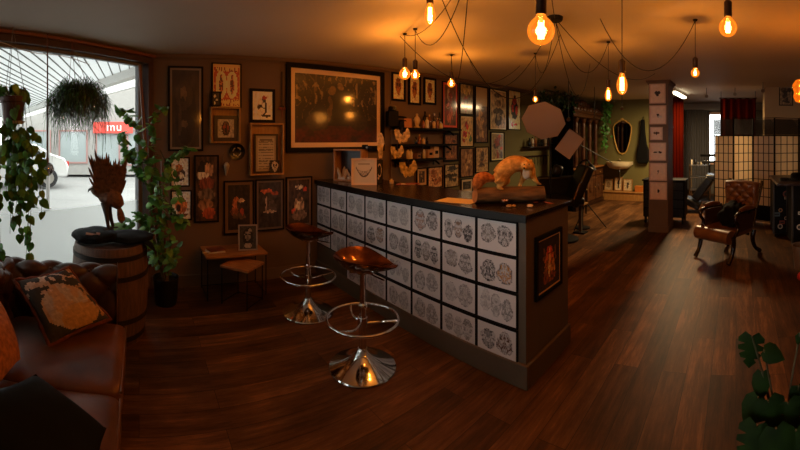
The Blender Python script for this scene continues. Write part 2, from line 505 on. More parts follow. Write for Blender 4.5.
# ---------------------------------------------------------------- outside the shop window
gm = MB(); gm.box((-10, -8, -.17), (60, 60, .1)); 
struct('street', gm, M('pale_asphalt', '#8c8c89', .9, var=.08, scale=1))
so = MB()
poly = [(-4.55, .0), (-5.0, .02), (-15.6, -5.75), (-14, -14), (-1.0, -3.6)]
so.add([(x, y, 2.52) for x, y in poly], [(0, 1, 2, 3, 4)])
sm_ = bpy.data.materials.new('translucent_white_roof_sheet'); sm_.use_nodes = True
nt_ = sm_.node_tree; nt_.nodes.remove(nt_.nodes['Principled BSDF'])
a_ = nt_.nodes.new('ShaderNodeBsdfTranslucent'); a_.inputs[0].default_value = (.5, .52, .52, 1)
b_ = nt_.nodes.new('ShaderNodeBsdfDiffuse'); b_.inputs[0].default_value = (.8, .82, .81, 1)
c_ = nt_.nodes.new('ShaderNodeMixShader'); c_.inputs[0].default_value = .65
nt_.links.new(a_.outputs[0], c_.inputs[1]); nt_.links.new(b_.outputs[0], c_.inputs[2]); nt_.links.new(c_.outputs[0], nt_.nodes['Material Output'].inputs[0])
struct('ceiling_canopy', so, sm_)
gr = MB()
for i in range(60):
    y = .0 - i * .13
    xa = -4.6 + 0 * i
    # clip to canopy: left edge line from (-5,.02) to (-15.6,-5.75); right edge the window wall
    xl = -15.5
    xr = C0.x + (C0.y - y) / .733 * .68 - .16
    xe = -5.0 + (y - .02) / (.02 + 5.75) * 10.6
    xl2 = xe if y > -5.75 else -14.5
    if xr - xl2 > .1: gr.box(((xl2 + xr) / 2, y, 2.514), (xr - xl2, .012, .012))
struct('trim_5', gr, M('soffit_groove', '#6f6e6a', .8))
fa = MB()
d = V((-10.6, -5.77, 0)).normalized()
c = V((-10.3, -2.86, 2.5))
fa.box(tuple(c), (12.1, .14, .2), rz=atan2(d.y, d.x))
fa.box(tuple(c + V((-.3, .5, -.0))), (12.1, .06, .12), rz=atan2(d.y, d.x))
struct('beam_canopy', fa, M('white_fascia', '#e4e4e0', .6))
# building across the street
def out_at(px, r, z=0): return at(px, r, z)
bl = thing('shop_building', 'pale shop building across the street seen through the window', 'building', out_at(100, 17), face(100))
b = MB(); b.box((0, 1, 3), (9, 2, 6)); b.build('facade', M('pale_render', '#96948f', .8, var=.05), bl)
for i, (x, w_, z0, z1) in enumerate(((-2.9, 1.4, .3, 2.0), (-1.2, 1.3, .5, 2.0), (.35, 1.1, .2, 2.0), (1.8, 1.2, .4, 2.0), (3.3, 1.2, .4, 2.1))):
    q = MB(); q.frame(w_, z1 - z0, .07, -.06, .0, c=(x, (z0 + z1) / 2)); fr = q.build('window', M('pink_grey_shop_frame', '#9c7670', .6), bl)
    MB().box((x, -.015, (z0 + z1) / 2), (w_ - .14, .02, z1 - z0 - .14)).build('pane', M('pale_reflecting_pane', '#8f9897', .3), fr)
sg = thing('shop_sign', 'red sign with white lettering across the street, seen between the plants', 'sign', out_at(113, 16.8, 1.86), face(113))
MB().box((0, 0, .24), (1.75, .08, .5)).build('board', M('red_sign', '#e0493c', .5), sg)
fc = bpy.data.curves.new('lettering', 'FONT'); fc.body = 'mu'; fc.size = .52; fc.extrude = .01; fc.align_x = 'CENTER'; fc.space_character = 1.1
fc.materials.append(M('sign_white', '#f4f0ea', .5))
tmp_ = bpy.data.objects.new('lettering_curve', fc); COL.objects.link(tmp_)
bpy.context.view_layer.update()
me_ = bpy.data.meshes.new_from_object(tmp_.evaluated_get(bpy.context.evaluated_depsgraph_get()))
bpy.data.objects.remove(tmp_)
fo = bpy.data.objects.new('lettering', me_); COL.objects.link(fo); fo.parent = sg; fo.location = (.05, -.055, .1); fo.rotation_euler = (pi / 2, 0, 0)
t = thing('canopy_post', 'slim grey post holding up the canopy outside the window', 'post', out_at(48, 9.0, -.07))
MB().cyl((0, 0, 0), (0, 0, 2.58), .045, n=16).build('shaft', M('post_grey', '#8a8580', .5), t)
MB().lathe([(0, 0), (.09, 0), (.09, .02), (0, .03)], 20).build('base_plate', M('post_grey', '#8a8580', .5), t)
# parked car
car = thing('car', 'silver-white car parked across the street behind the hanging ivy', 'car', out_at(6, 13.5, -.07), face(6) + .1)
outl = [(-2.1, .35), (-2.15, .75), (-1.95, .95), (-1.2, 1.05), (-.6, 1.45), (.9, 1.5), (1.5, 1.15), (1.95, 1.0), (2.1, .7), (2.05, .35)]
MB().prism(outl, -.8, .8).build('body', M('silver_car_paint', '#c9c9c6', .25, metal=.3, coat=1), car, bevel=.06)
MB().prism([(-1.05, 1.03), (-.55, 1.38), (.8, 1.42), (1.25, 1.08)], -.81, .81).build('window', M('car_glass', '#30373a', .1), car)
for x in (-1.35, 1.35):
    for y in (-.75, .75):
        q = MB(); q.cyl((x, y - .1, .33), (x, y + .1, .33), .33, n=24); wl = q.build('wheel', M('tyre_rubber', '#1b1b1b', .8), car)
        s_ = -1 if y < 0 else 1
        MB().cyl((x, y + s_ * .09, .33), (x, y + s_ * .115, .33), .2, n=20).build('hubcap', steel, wl)
MB().box((2.08, -.6, .8), (.06, .25, .16)).build('tail_light', M('red_lens', '#c22a1d', .3), car)

# ---------------------------------------------------------------- pictures
def scale_mean(f): return f
def ell(u, v, cx, cy, rx, ry): return ((u - cx) / rx) ** 2 + ((v - cy) / ry) ** 2
PAP = lin('#b9aa96')
def blobs(bgc, items, tex=.3, k=7, seed=0):
    its = [(a, b, c, d, lin(e)) for a, b, c, d, e in items]
    B = lin(bgc)
    def fn(u, v):
        c = B
        n = nz(u * k, v * k, seed)
        uu = u + .035 * nz(u * 9, v * 9, seed + 5); vv = v + .035 * nz(u * 9, v * 9, seed + 9)
        for a, b, rx, ry, e in its:
            if ell(uu, vv, a, b, rx, ry) < 1: c = e
        t = 1 + tex * n * 2 + tex * .8 * nz(u * 23, v * 23, seed + 3)
        return tuple(max(0, min(1, x * t)) for x in c)
    return fn
def matted(fn, border, mc, w, h):
    mc = lin(mc); bu, bv = border / w, border / h
    def g(u, v):
        if u < bu or u > 1 - bu or v < bv or v > 1 - bv: return mc
        return fn((u - bu) / (1 - 2 * bu), (v - bv) / (1 - 2 * bv))
    return g
def randart(seed, bgc, cols, n=14, sym=False, tex=.45):
    rnd = random.Random(seed); it = []
    for i in range(n):
        x = .5 + rnd.gauss(0, .16); y = rnd.uniform(.12, .88)
        rx = rnd.uniform(.05, .2); ry = rnd.uniform(.03, .15)
        c = rnd.choice(cols)
        it.append((x, y, rx, ry, c))
        if sym: it.append((1 - x, y, rx, ry, c))
    return blobs(bgc, it, tex, 8, seed)
def flash(seed, n, accent=None, bgc='#dcd3cd'):
    rnd = random.Random(seed)
    figs = []
    for i in range(n):
        cx = (i + .5) / n * .86 + .07; cy = .5 + rnd.uniform(-.08, .08)
        figs.append((cx, cy, .36 / n + .02, rnd.uniform(.3, .4), rnd.random() * 9, rnd.uniform(.25, .7) + (.45 if accent else 0), (lin(accent) if accent and (i % 2 == seed % 2 or n == 1) else None)))
    B = lin(bgc); D = (.035, .03, .03)
    def fn(u, v):
        c = B
        for cx, cy, rx, ry, sd, dk, ac in figs:
            a = atan2(v - cy, u - cx)
            q = ell(u, v, cx, cy, rx, ry) + .35 * sin(a * 3 + sd) * .5 + .25 * nz(cos(a) * 2 + sd, sin(a) * 2, sd)
            if q < 1:
                n_ = nz(abs(u - cx) * 17 + sd, v * 11, sd); n2 = nz(abs(u - cx) * 34, v * 24, sd + 4)
                t = .22
                if n_ > .0: t += .45
                if n2 > .05: t += .35
                if q > .85: t += .1
                t = min(1, t * (.25 + .7 * dk))
                c = mix(B, ac if (ac and n_ > -.12 and q < .75) else D, t)
        return c
    return fn

PIC = {}
def picture(name, label, loc, rz, w, h, fn, cat='picture', fw=.02, fd=.022, fmat=black, am=None, nx=None, ny=None, group=None, mc=None, mw=0, tilt=0, lean=0, gain=1.0):
    """framed picture whose bottom back edge centre is loc; local x right, -y out of the wall"""
    t = thing(name, label, cat, loc, rz, group)
    if lean: t.rotation_euler = (lean, 0, rz)
    if tilt: t.rotation_euler = (lean, tilt, rz)
    if fw:
        q = MB(); q.frame(w, h, fw, -fd, 0, c=(0, h / 2)); q.box((0, -.0025, h / 2), (w - .004, .005, h - .004))
        q.build('frame', fmat, t, bevel=.0015 if w > .3 else 0)
    iw, ih = w - 2 * fw, h - 2 * fw
    nx = nx or max(14, int(iw / .011)); ny = ny or max(14, int(ih / .011))
    nx = min(nx, 120); ny = min(ny, 120)
    if mc: fn = matted(fn, mw, mc, iw, ih)
    if gain != 1:
        f1 = fn; fn = lambda u, v: tuple(min(.9, x * gain) for x in f1(u, v))
    q = MB(); y = -(.012 if fw else .004)
    q.grid(lambda u, v: (-iw / 2 + iw * u, y, fw + ih * v), nx, ny, cf=fn)
    q.build('artwork', am or artg, t, smooth=False)
    return t

def lw(x0, y0, x1, y1):                    # rectangle of the left wall behind photo columns and rows
    Y0, Y1 = WX / tan(az(x0)), WX / tan(az(x1))
    ra, rb = abs(WX / sin(az(x0))), abs(WX / sin(az(x1)))
    zt = (zat(y0, ra) + zat(y0, rb)) / 2; zb = (zat(y1, ra) + zat(y1, rb)) / 2
    return (WX + .002, (Y0 + Y1) / 2, zb), Y1 - Y0, zt - zb
def wallpic(name, label, rect, fn, **k):
    loc, w, h = lw(*rect)
    k.setdefault('gain', 1.8)
    return picture(name, label, loc, pi / 2, w, h, fn, **k)

FR = 'framed_print'
wallpic('framed_portrait', 'tall narrow dark portrait print nearest the window, pale edge inside black frame', (168, 66.5, 203, 151),
        blobs('#2a1f17', [(.5, .45, .38, .42, '#1d1512'), (.45, .68, .3, .2, '#33261c'), (.42, .7, .12, .09, '#57442f'), (.4, .62, .08, .03, '#241a14'), (.3, .35, .06, .22, '#3a2d22'), (.45, .3, .12, .05, '#4b3d2e'), (.75, .85, .2, .08, '#2f231a')], .35, 6, 3), mc='#6d5f50', mw=.018)
def nouveau(u, v):
    c = lin('#a3482a')
    if v > .93 or v < .03 or u < .05 or u > .95: return lin('#c79a5b')
    if .84 < v < .92 and .1 < u < .9: return lin('#d0a566') if nz(u * 30, v * 8) > -.1 else lin('#7c2f1a')
    for cx in (.3, .7):
        q = ell(u, v, cx, .52, .19, .3)
        if q < 1:
            if ell(u, v, cx, .5, .07, .2) < 1 or ell(u, v, cx, .72, .04, .04) < 1: return lin('#5a3420') if nz(u * 20, v * 20, cx) > -.1 else lin('#b06a3a')
            return lin('#c9b27c')
        if q < 1.18: return lin('#d9c08a')
    if v < .17: return lin('#cfa667') if nz(u * 24, v * 14, 2) > -.15 else lin('#8a3a20')
    return c if nz(u * 14, v * 14) < .25 else lin('#c98a4c')
wallpic('poster', 'red and cream vintage poster with two oval figures at the top of the wall', (211.5, 63.5, 241, 108), nouveau, fw=.012, am=art0)
wallpic('small_framed_photo', 'tiny framed photo overlapping the corner of the red vintage poster', (210.5, 92, 220, 106.5), randart(5, '#231a14', ['#c9b89c', '#7c6a55', '#d8c9ae'], 6), fw=.015)
bpy.data.objects['small_framed_photo'].location.x += .03
def shadowbox(label, rect, depth, inner):
    loc, w, h = lw(*rect)
    t = thing('shadow_box', label, 'box frame', loc, pi / 2)
    q = MB(); q.frame(w, h, .018, -depth, 0, c=(0, h / 2)); q.box((0, -.004, h / 2), (w - .01, .008, h - .01)); q.build('box', ltwood, t, bevel=.0015)
    return t, loc, w, h
t, loc, w_, h_ = shadowbox('small pine shadow box under the red vintage poster', (209.5, 107.5, 239, 143), .07, None)
picture('framed_butterfly_print', 'white print with red diamond butterfly in dark frame inside the small pine box', (loc[0] + .012, loc[1] + .01, loc[2] + .019), pi / 2, w_ * .8, h_ * .72,
        blobs('#c8bba6', [(.5, .5, .25, .4, '#3d2a20'), (.5, .55, .18, .2, '#a3452c'), (.5, .35, .14, .14, '#6c4532'), (.5, .75, .12, .1, '#8f5a40'), (.5, .5, .04, .35, '#1e1410')], .3, 9, 2), fw=.04, fmat=darkwood)
t, loc, w_, h_ = shadowbox('tall pine shadow box beside the big picture, left of it', (248.5, 123.5, 281.5, 174.5), .08, None)
def letter(u, v):
    if .08 < u < .92 and .05 < v < .95:
        if v > .86: return lin('#7a6d5c') if .2 < u < .8 and v < .92 else lin('#c4b9a5')
        if .15 < u < .85 and (v * 22) % 1 > .5 and nz(u * 30, int(v * 22)) > -.2: return lin('#82796a')
        return lin('#c4b9a5')
    return lin('#a89a84')
picture('framed_document', 'framed typed document inside the tall pine box', (loc[0] + .012, loc[1] + .0, loc[2] + .02), pi / 2, w_ * .72, h_ * .76, letter, fw=.02, fmat=darkwood)
picture('skull_card', 'small black and white skull card propped in the corner of the tall pine box', (loc[0] + .045, loc[1] + w_ * .25, loc[2] + .019), pi / 2, .11, .14,
        blobs('#2a241f', [(.5, .6, .36, .3, '#cabda8'), (.5, .3, .22, .2, '#b9ab95'), (.36, .6, .1, .09, '#15100d'), (.64, .6, .1, .09, '#15100d'), (.5, .45, .05, .06, '#15100d')], .3, 12, 7), fw=0, am=art0)
wallpic('framed_print', 'white print of a crouching woman with red flower, black frame above the tall pine box', (249.5, 89, 274.5, 122.5),
        blobs('#cdc1ae', [(.5, .45, .24, .3, '#221a16'), (.4, .62, .12, .1, '#b9a893'), (.58, .78, .13, .07, '#7a1c14'), (.45, .3, .16, .12, '#c2b29c'), (.7, .14, .22, .04, '#2a211c'), (.55, .5, .08, .1, '#d0c2ac')], .25, 9, 11), fw=.03)
# round plate
loc, w_, h_ = lw(228.5, 144, 244.5, 159.5)
t = thing('wall_plate', 'round black plate with pale scrolls hung beside the deer skull', 'plate', (WX + .002, loc[1], loc[2] + h_ / 2), pi / 2)
XR = Matrix.Rotation(pi / 2, 4, 'X')
q = MB(); q.lathe([(.0, 0), (.06, 0), (.088, .014), (.09, .02), (.084, .018), (.06, .006), (0, .006)], 32, X=XR); q.build('dish', M('black_lacquer', '#0c0a09', .25), t)
q = MB()
for k in range(4):
    a = k * pi / 2 + .4
    q.tube([(.045 * cos(a + s * 1.1), -.016, .045 * sin(a + s * 1.1)) for s in [i / 8 for i in range(9)]], [.002, .006, .008, .008, .007, .006, .006, .004, .002], 6)
q.build('scroll', M('ivory_inlay', '#b8a98c', .4), t)
# deer skull
loc, w_, h_ = lw(221, 155, 230, 175)
t = thing('deer_skull', 'small white roe deer skull with two antlers on the wall', 'skull', (WX + .002, loc[1], loc[2]), pi / 2)
q = MB()
q.tube(crom([(0, -.02, .0), (0, -.04, .05), (0, -.05, .1), (0, -.03, .13)]), lerp_list([.008, .018, .034, .02], 25), 12)
for s_ in (-1, 1): q.ball((s_ * .026, -.045, .095), (.012, .014, .013), 10, 1)
q.build('skull', [M('bone', '#b7a78c', .6), black], t)
for s_ in (-1, 1):
    q = MB(); q.tube(crom([(s_ * .015, -.04, .13), (s_ * .04, -.045, .16), (s_ * .042, -.05, .2), (s_ * .03, -.05, .235)]), lerp_list([.006, .005, .004, .001], 25), 8)
    q.tube([(s_ * .041, -.048, .18), (s_ * .055, -.06, .205)], [.004, .001], 6); q.build('antler', M('antler_horn', '#5d4630', .6), t)
wallpic('framed_cat_print', 'square white print with a tumbling cat, nearest the window, second row', (170, 157, 189.5, 186.5), blobs('#c5b8a2', [(.5, .4, .3, .25, '#3a2a20'), (.45, .65, .22, .14, '#8d5a30'), (.6, .35, .15, .12, '#b8a68c'), (.35, .4, .1, .1, '#5a2c18')], .5, 10, 4), fw=.014)
wallpic('framed_tiger_print', 'white print with an orange tiger, below the cat print near the window', (170.5, 190, 191.5, 220), blobs('#c5b8a2', [(.5, .5, .32, .28, '#a6602a'), (.5, .72, .15, .1, '#3a2318'), (.35, .4, .12, .14, '#2c1b12'), (.65, .35, .13, .1, '#7c4420'), (.5, .15, .4, .06, '#55371f')], .5, 10, 6), fw=.014)
wallpic('framed_geisha_print', 'tall narrow colour print of a woman in profile with a white collar', (194, 155, 218.5, 222), blobs('#3a261a', [(.45, .82, .35, .12, '#17100c'), (.62, .8, .2, .1, '#8c6a48'), (.35, .7, .3, .06, '#b5a488'), (.5, .58, .35, .1, '#6d3420'), (.5, .4, .4, .1, '#5c4a36'), (.45, .25, .35, .09, '#7d5634'), (.6, .12, .3, .08, '#8a3d1e')], .6, 8, 8), fw=.016)
wallpic(FR, 'dark print of red winged shapes with beige mat, first of three in a row', (223.5, 180.5, 253.5, 233.5), blobs('#1f1712', [(.4, .6, .2, .12, '#8a4f2c'), (.55, .5, .14, .2, '#2c211a'), (.3, .4, .18, .1, '#6c3a1e'), (.6, .65, .14, .06, '#a38a6a'), (.5, .3, .3, .06, '#43301f'), (.65, .4, .1, .08, '#7c2f16')], .6, 9, 21), fw=.014, mc='#5b432c', mw=.03)
wallpic(FR, 'grey and orange print of swirling birds, middle of three in a row', (255, 179, 283.5, 230), blobs('#221c18', [(.35, .8, .25, .05, '#9c4a24'), (.5, .68, .32, .1, '#2f2a26'), (.6, .45, .2, .14, '#3c3733'), (.5, .35, .3, .03, '#8a7c68'), (.35, .5, .05, .18, '#84766a'), (.7, .75, .18, .04, '#6f3116')], .6, 9, 22), fw=.014, mc='#4f4237', mw=.02)
wallpic(FR, 'print of a seated figure with crown and red flowers, last of three, by the counter', (285.5, 176.5, 311.5, 226.5), blobs('#2c2119', [(.5, .42, .25, .2, '#8b7356'), (.5, .6, .12, .1, '#4b3a2a'), (.5, .83, .2, .05, '#c8bda8'), (.78, .78, .1, .05, '#a5381c'), (.22, .3, .1, .06, '#a5381c'), (.5, .2, .35, .12, '#6c5844'), (.45, .42, .08, .1, '#b29a78')], .6, 9, 23), fw=.014, mc='#5c4a38', mw=.02)
def bigart(u, v):
    c = lin('#1f150e')
    if v < .25: c = mix(c, lin('#571509'), max(0, min(1, .9 - v * 2 + nz(u * 8, v * 8, 4))))
    n_ = nz(u * 13 + 3, v * 5, 8)
    if v > .35 and abs(n_) < .035: c = lin('#5b452c')
    if v > .55 and nz(u * 28, v * 10, 3) > .28: c = lin('#8a7048')
    for cx, cy, rx, ry, cc in ((.5, .62, .16, .3, '#150d09'), (.42, .78, .05, .07, '#73572f'), (.53, .85, .045, .06, '#8a6b3c'), (.25, .3, .13, .16, '#3a2818'), (.75, .3, .12, .13, '#332315'), (.4, .5, .03, .2, '#5b4128'), (.5, .15, .3, .05, '#4c1a0e')):
        if ell(u + .03 * nz(u * 8, v * 8), v, cx, cy, rx, ry) < 1: c = lin(cc)
    t = 1 + .6 * nz(u * 30, v * 25, 9)
    return tuple(x * t for x in c)
Ya, Yb = WX / tan(az(285.5)), WX / tan(az(383))
wallpic('large_framed_artwork', 'very large glazed dark artwork of skeletal figures with white mat above the counter end', (285.5, 68, 383, 151.5), bigart, fw=.055, fd=.035, mc='#f0d3b4', mw=.06, am=artbig, gain=1)
loc, w_, h_ = lw(390.4, 72.5, 404.7, 101.3)
skulls = [(390.4, 72.5, 404.7, 101.3, 'first of three small framed skull drawings above the shelves, nearest the big picture'), (407.7, 76, 420, 105, 'middle of three small framed skull drawings above the shelves'), (423, 78, 435.3, 104.7, 'last of three small framed skull drawings above the shelves, farthest from the big picture')]
for i, (a, b, c, d_, l) in enumerate(skulls):
    wallpic('framed_skull_drawing', l, (a, b, c, d_), blobs('#d2b186', [(.5, .55, .26, .28, '#73401f'), (.5, .35, .16, .16, '#8f5427'), (.42, .6, .07, .06, '#2a150a'), (.6, .58, .07, .06, '#2a150a'), (.5, .78, .2, .08, '#5b3016'), (.55, .2, .05, .08, '#7d4721')], .45, 12, 31 + i), fw=.03, group='skull drawings above the shelves')
G = [((441.6, 82.3, 457.2, 128.5), 'tall print with red border, top of the gallery next to the shelves', '#5b3a22', ['#a3583a', '#8f7450', '#6c2a18'], '#b5441f', .03, .015),
     ((459, 84, 472.8, 114.8), 'pale green-brown figure print, top row, second from the shelves', '#6a5c38', ['#96803f', '#7c3a22', '#a8935a', '#4c4428'], None, 0, .015),
     ((474.3, 86.5, 487.3, 143), 'tall narrow print with a blank cream upper half in the gallery', '#5a3a20', ['#8f6a3c', '#5c3418', '#a3793f'], None, 0, .02),
     ((488.8, 89.5, 506, 130.3), 'white matted print of dark figure catching a streak of light', '#7a6a4c', ['#3c2f22', '#5b4a34', '#8d3a1c'], '#c8b284', .025, .018),
     ((507.5, 90.5, 520, 130), 'white print of a red and black demon figure, last of the top row', '#cdb88e', ['#1b1410', '#a82b18', '#2a1c16', '#a82b18'], None, 0, .015),
     ((459.2, 115.3, 472.9, 147), 'bright red and green print under the green-brown figure print', '#a88f5c', ['#b3341e', '#3f5a35', '#c8a24c', '#8a2416'], '#c6ac78', .02, .018),
     ((442.8, 133, 457.8, 161.5), 'print of a standing figure in dark double frame beside the lower shelves', '#7a4f2c', ['#5a2614', '#8c6338', '#3a2010'], '#5d3a1e', .02, .03),
     ((459.4, 148, 472.8, 177), 'faded brown nude print below the red and green one', '#75542f', ['#8f6c40', '#5b3a1e', '#9c7a4a'], None, 0, .014),
     ((474.6, 146.6, 488, 172.5), 'pale print of a cloaked figure below the tall narrow one', '#94784c', ['#55402a', '#6c4c2c', '#3c2818'], '#a68a58', .015, .018),
     ((490, 131.8, 503.6, 161), 'white matted print of a figure in red robe above the ginger taxidermy', '#7a6844', ['#6c3018', '#3f3326', '#a04022'], '#cbb583', .025, .02),
     ((443.8, 164, 458.2, 187), 'grey pattern print standing low beside the counter top, second from the shelves', '#8c7b58', ['#2f281e', '#4a4030', '#1f1a14'], None, 0, .012),
     ((427, 166.6, 441.8, 187.8), 'cream print with brown sketches standing low below the shelves', '#a8835a', ['#7c4a2a', '#5b2d18', '#8a5c38'], None, 0, .014),
     ((415.8, 167.8, 426.4, 186), 'small dark portrait print with cream mat, low under the shelves', '#3a2a1e', ['#7c6648', '#231812'], '#a3835a', .03, .014),
     ((460.3, 178.5, 472, 192), 'small print with thick pale mat, lowest in the gallery behind the ginger tail', '#1c1612', ['#3a3228'], '#a8977a', .03, .012)]
for i, (rect, l, bgc, cols, mc_, mw_, fw_) in enumerate(G):
    fn = randart(50 + i, bgc, cols, 16)
    if i == 2:
        f0 = fn
        fn = lambda u, v, f0=f0: (lin('#a58d5c') if v > .66 else f0(u, v / .66))
    if i == 3:
        fn = blobs('#9a8660', [(.5, .9, .3, .05, '#4c3d2a'), (.5, .68, .22, .09, '#6b5436'), (.5, .45, .35, .1, '#3f3222'), (.5, .22, .25, .16, '#2c2219'), (.5, .3, .1, .1, '#7c6a4a')], .5, 9, 3)
    if i == 4:
        fn = blobs('#cdb88e', [(.5, .52, .3, .26, '#1b1410'), (.5, .74, .2, .1, '#8f2617'), (.35, .55, .1, .1, '#a82b18'), (.68, .5, .1, .12, '#a82b18'), (.3, .12, .08, .05, '#a82b18'), (.6, .13, .16, .035, '#a82b18'), (.5, .86, .1, .04, '#15100c')], .4, 9, 3)
    wallpic(FR, l, rect, fn, fw=fw_, mc=mc_, mw=mw_, group='gallery of framed prints behind the counter')
# dagger ornament
loc, w_, h_ = lw(281, 72, 285, 118)
t = thing('wall_dagger', 'thin dark dagger with a pale red bow hanging left of the big picture', 'ornament', (WX + .005, loc[1] - .02, loc[2]), pi / 2)
MB().box((0, -.01, h_ * .62), (.012, .01, h_ * .76)).box((0, -.012, h_ * .25), (.05, .012, .012)).build('blade', irons, t)
q = MB()
for s_ in (-1, 1): q.ball((s_ * .022, -.02, h_ * .2), (.024, .012, .018), 10)
q.cyl((0, -.015, h_ * .2), (0, -.015, 0), .007, .004, 8); q.build('bow', M('dusty_red_ribbon', '#7a3a2c', .7), t)

# ---------------------------------------------------------------- counter
CXL, CXR, CYF, CYB, CT = -3.985, -1.245, 2.02, 2.63, 1.085
t = thing('shop_counter', 'long grey reception counter clad with framed drawing sheets', 'counter', (0, 0, 0))
q = MB(); q.box(((CXL + CXR) / 2, (CYF + CYB) / 2, .53), (CXR - CXL, CYB - CYF, 1.05)); q.build('body', counterm, t, bevel=.003)
q = MB(); q.box(((CXL + CXR) / 2 + .012, CYF - .012, .075), (CXR - CXL + .024, .024, .15)); q.box((CXR + .012, (CYF + CYB) / 2, .075), (.024, CYB - CYF, .15)); q.build('plinth', counterm, t, bevel=.006)
q = MB(); q.box(((CXL + CXR) / 2 + .005, (CYF + CYB) / 2, CT - .014), (CXR - CXL + .03, CYB - CYF + .05, .028)); q.build('worktop', topwood, t, bevel=.003)
q = MB(); q.box(((CXL + CXR) / 2 + .005, CYF - .03, CT - .024), (CXR - CXL + .03, .012, .05)); q.build('edge_strip', M('dark_metal_edge', '#2a2825', .35, metal=.7), t, bevel=.002)
colw = .334; rows = [1.033, .806, .577, .346]
accent = {(5, 1): '#7a7068', (2, 2): '#2c241e', (7, 0): '#6a6058', (6, 1): '#8a8078', (3, 1): '#8a5a2c', (5, 0): '#94552c', (6, 0): '#7a5230', (7, 1): '#b0793a', (7, 3): '#5c3a24', (5, 3): None}
ordc = ['first', 'second', 'third', 'fourth', 'fifth', 'sixth', 'seventh', 'eighth']
rown = ['top', 'second', 'third', 'bottom']
fig = {0: 2, 1: 3, 2: 2, 3: 3, 4: 3, 5: 3, 6: 3, 7: 2}
for c in range(8):
    for r_ in range(4):
        if r_ == 3 and c < 2: continue
        xc = CXR - .055 - colw * (7 - c + .5); zb = rows[r_] - .226
        n_ = 3 if (c + r_) % 3 == 0 else 2
        picture('flash_sheet_frame', 'black framed tattoo flash sheet on the counter, %s row, %s column from the wall' % (rown[r_], ordc[c]), (xc, CYF - .001, zb), 0, colw - .003, .224,
                flash(c * 7 + r_ * 31 + 5, n_, accent.get((c, r_))), cat='flash sheet', fw=.011, fd=.012, am=arts, nx=44, ny=28, group='flash sheets on the counter front')
picture('framed_skeleton_print', 'black framed orange and black skeletal print on the counter end panel', (CXR + .001, 2.306, .503), pi / 2, .378, .415,
        blobs('#17100b', [(.5, .55, .2, .25, '#9a4c1c'), (.5, .75, .14, .08, '#a3301c'), (.35, .35, .1, .2, '#7c4a22'), (.65, .35, .12, .2, '#96602c'), (.5, .2, .3, .1, '#6b3314'), (.5, .5, .05, .3, '#d09a5c'), (.25, .7, .06, .12, '#5b3a1c'), (.78, .65, .06, .16, '#5b3a1c')], .8, 14, 44), fw=.028, mc='#b8925e', mw=.01, fd=.02, gain=1.6)

# ---------------------------------------------------------------- bar stools
def make_stool(loc, rz, label):
    t = thing('bar_stool', label, 'bar stool', loc, rz, 'chrome bar stools at the counter')
    q = MB(); q.lathe([(.0, 0), (.225, 0), (.232, .006), (.228, .013), (.2, .02), (.14, .04), (.08, .07), (.045, .105), (.034, .13), (0, .13)], 48); q.build('base', chrome, t)
    q = MB(); q.cyl((0, 0, .12), (0, 0, .42), .027, n=20); q.cyl((0, 0, .41), (0, 0, .43), .033, n=20); q.cyl((0, 0, .43), (0, 0, .66), .018, n=20); q.build('gas_lift', chrome, t)
    q = MB(); q.tube([(.245 * cos(a * pi / 24), .245 * sin(a * pi / 24), .33 + .0) for a in range(48)], .0095, 10, closed=True)
    for s_ in (0, 2.1, 4.2): q.tube(crom([(.02 * cos(s_), .02 * sin(s_), .30), (.13 * cos(s_ + .2), .13 * sin(s_ + .2), .305), (.24 * cos(s_), .24 * sin(s_), .33)]), .007, 8)
    q.cyl((0, 0, .285), (0, 0, .34), .034, n=20); q.build('foot_ring', chrome, t)
    def seat(u, v):                       # tractor saddle: wide cupped back, narrow nose along +x
        a = 2 * pi * u; rr = v
        x0 = cos(a); y0 = sin(a)
        x = (-.2 if x0 < 0 else .245) * abs(x0) ** .9 * rr
        wd = .195 * (1 - .42 * max(0, x0) ** 1.4)
        y = wd * y0 * rr * (1 if x0 < 0 else (1 - .35 * x0))
        z = .715 + (.045 * max(0, -x0) ** 1.2 + .05 * abs(y0) ** 2 * (1 if x0 < 0 else 1 - .6 * x0)) * rr ** 2.4 - .04 * (1 - rr ** 2) - .03 * max(0, x0) * rr ** 3
        z += .022 * math.exp(-(y / .03) ** 2) * max(0, x0) * rr
        return (x, y, z)
    q = MB(); q.grid(seat, 48, 14)
    q.grid(lambda u, v: tuple(V(seat(u, v)) - V((0, 0, .018 * (1 - v ** 6) + .004))), 48, 14)
    o = q.build('seat', copper, t, fix=True, angle=70)
    q = MB()
    for k in range(5): q.cyl((-.15 + .0 * k, -.09 + .045 * k, .7505), (-.15, -.09 + .045 * k, .7525), .008, n=8)
    q = MB(); q.box((0, 0, .662), (.16, .12, .01)); q.cyl((0, 0, .64), (0, 0, .66), .04, n=16); q.tube([(.02, 0, .655), (.1, -.08, .65), (.16, -.13, .645)], .006, 8); q.build('lever_plate', chrome, t)
    return t
p = at(362.5, 2.596); s1 = make_stool((p.x, p.y, 0), face(362) - .15, 'chrome bar stool with copper tractor seat, nearer the camera')
s2 = copy_tree(s1); p = at(308, 3.42); s2.location = (p.x, p.y, 0); s2.rotation_euler.z = face(308) + .3
s2['label'] = 'chrome bar stool with copper tractor seat, farther off by the picture wall'

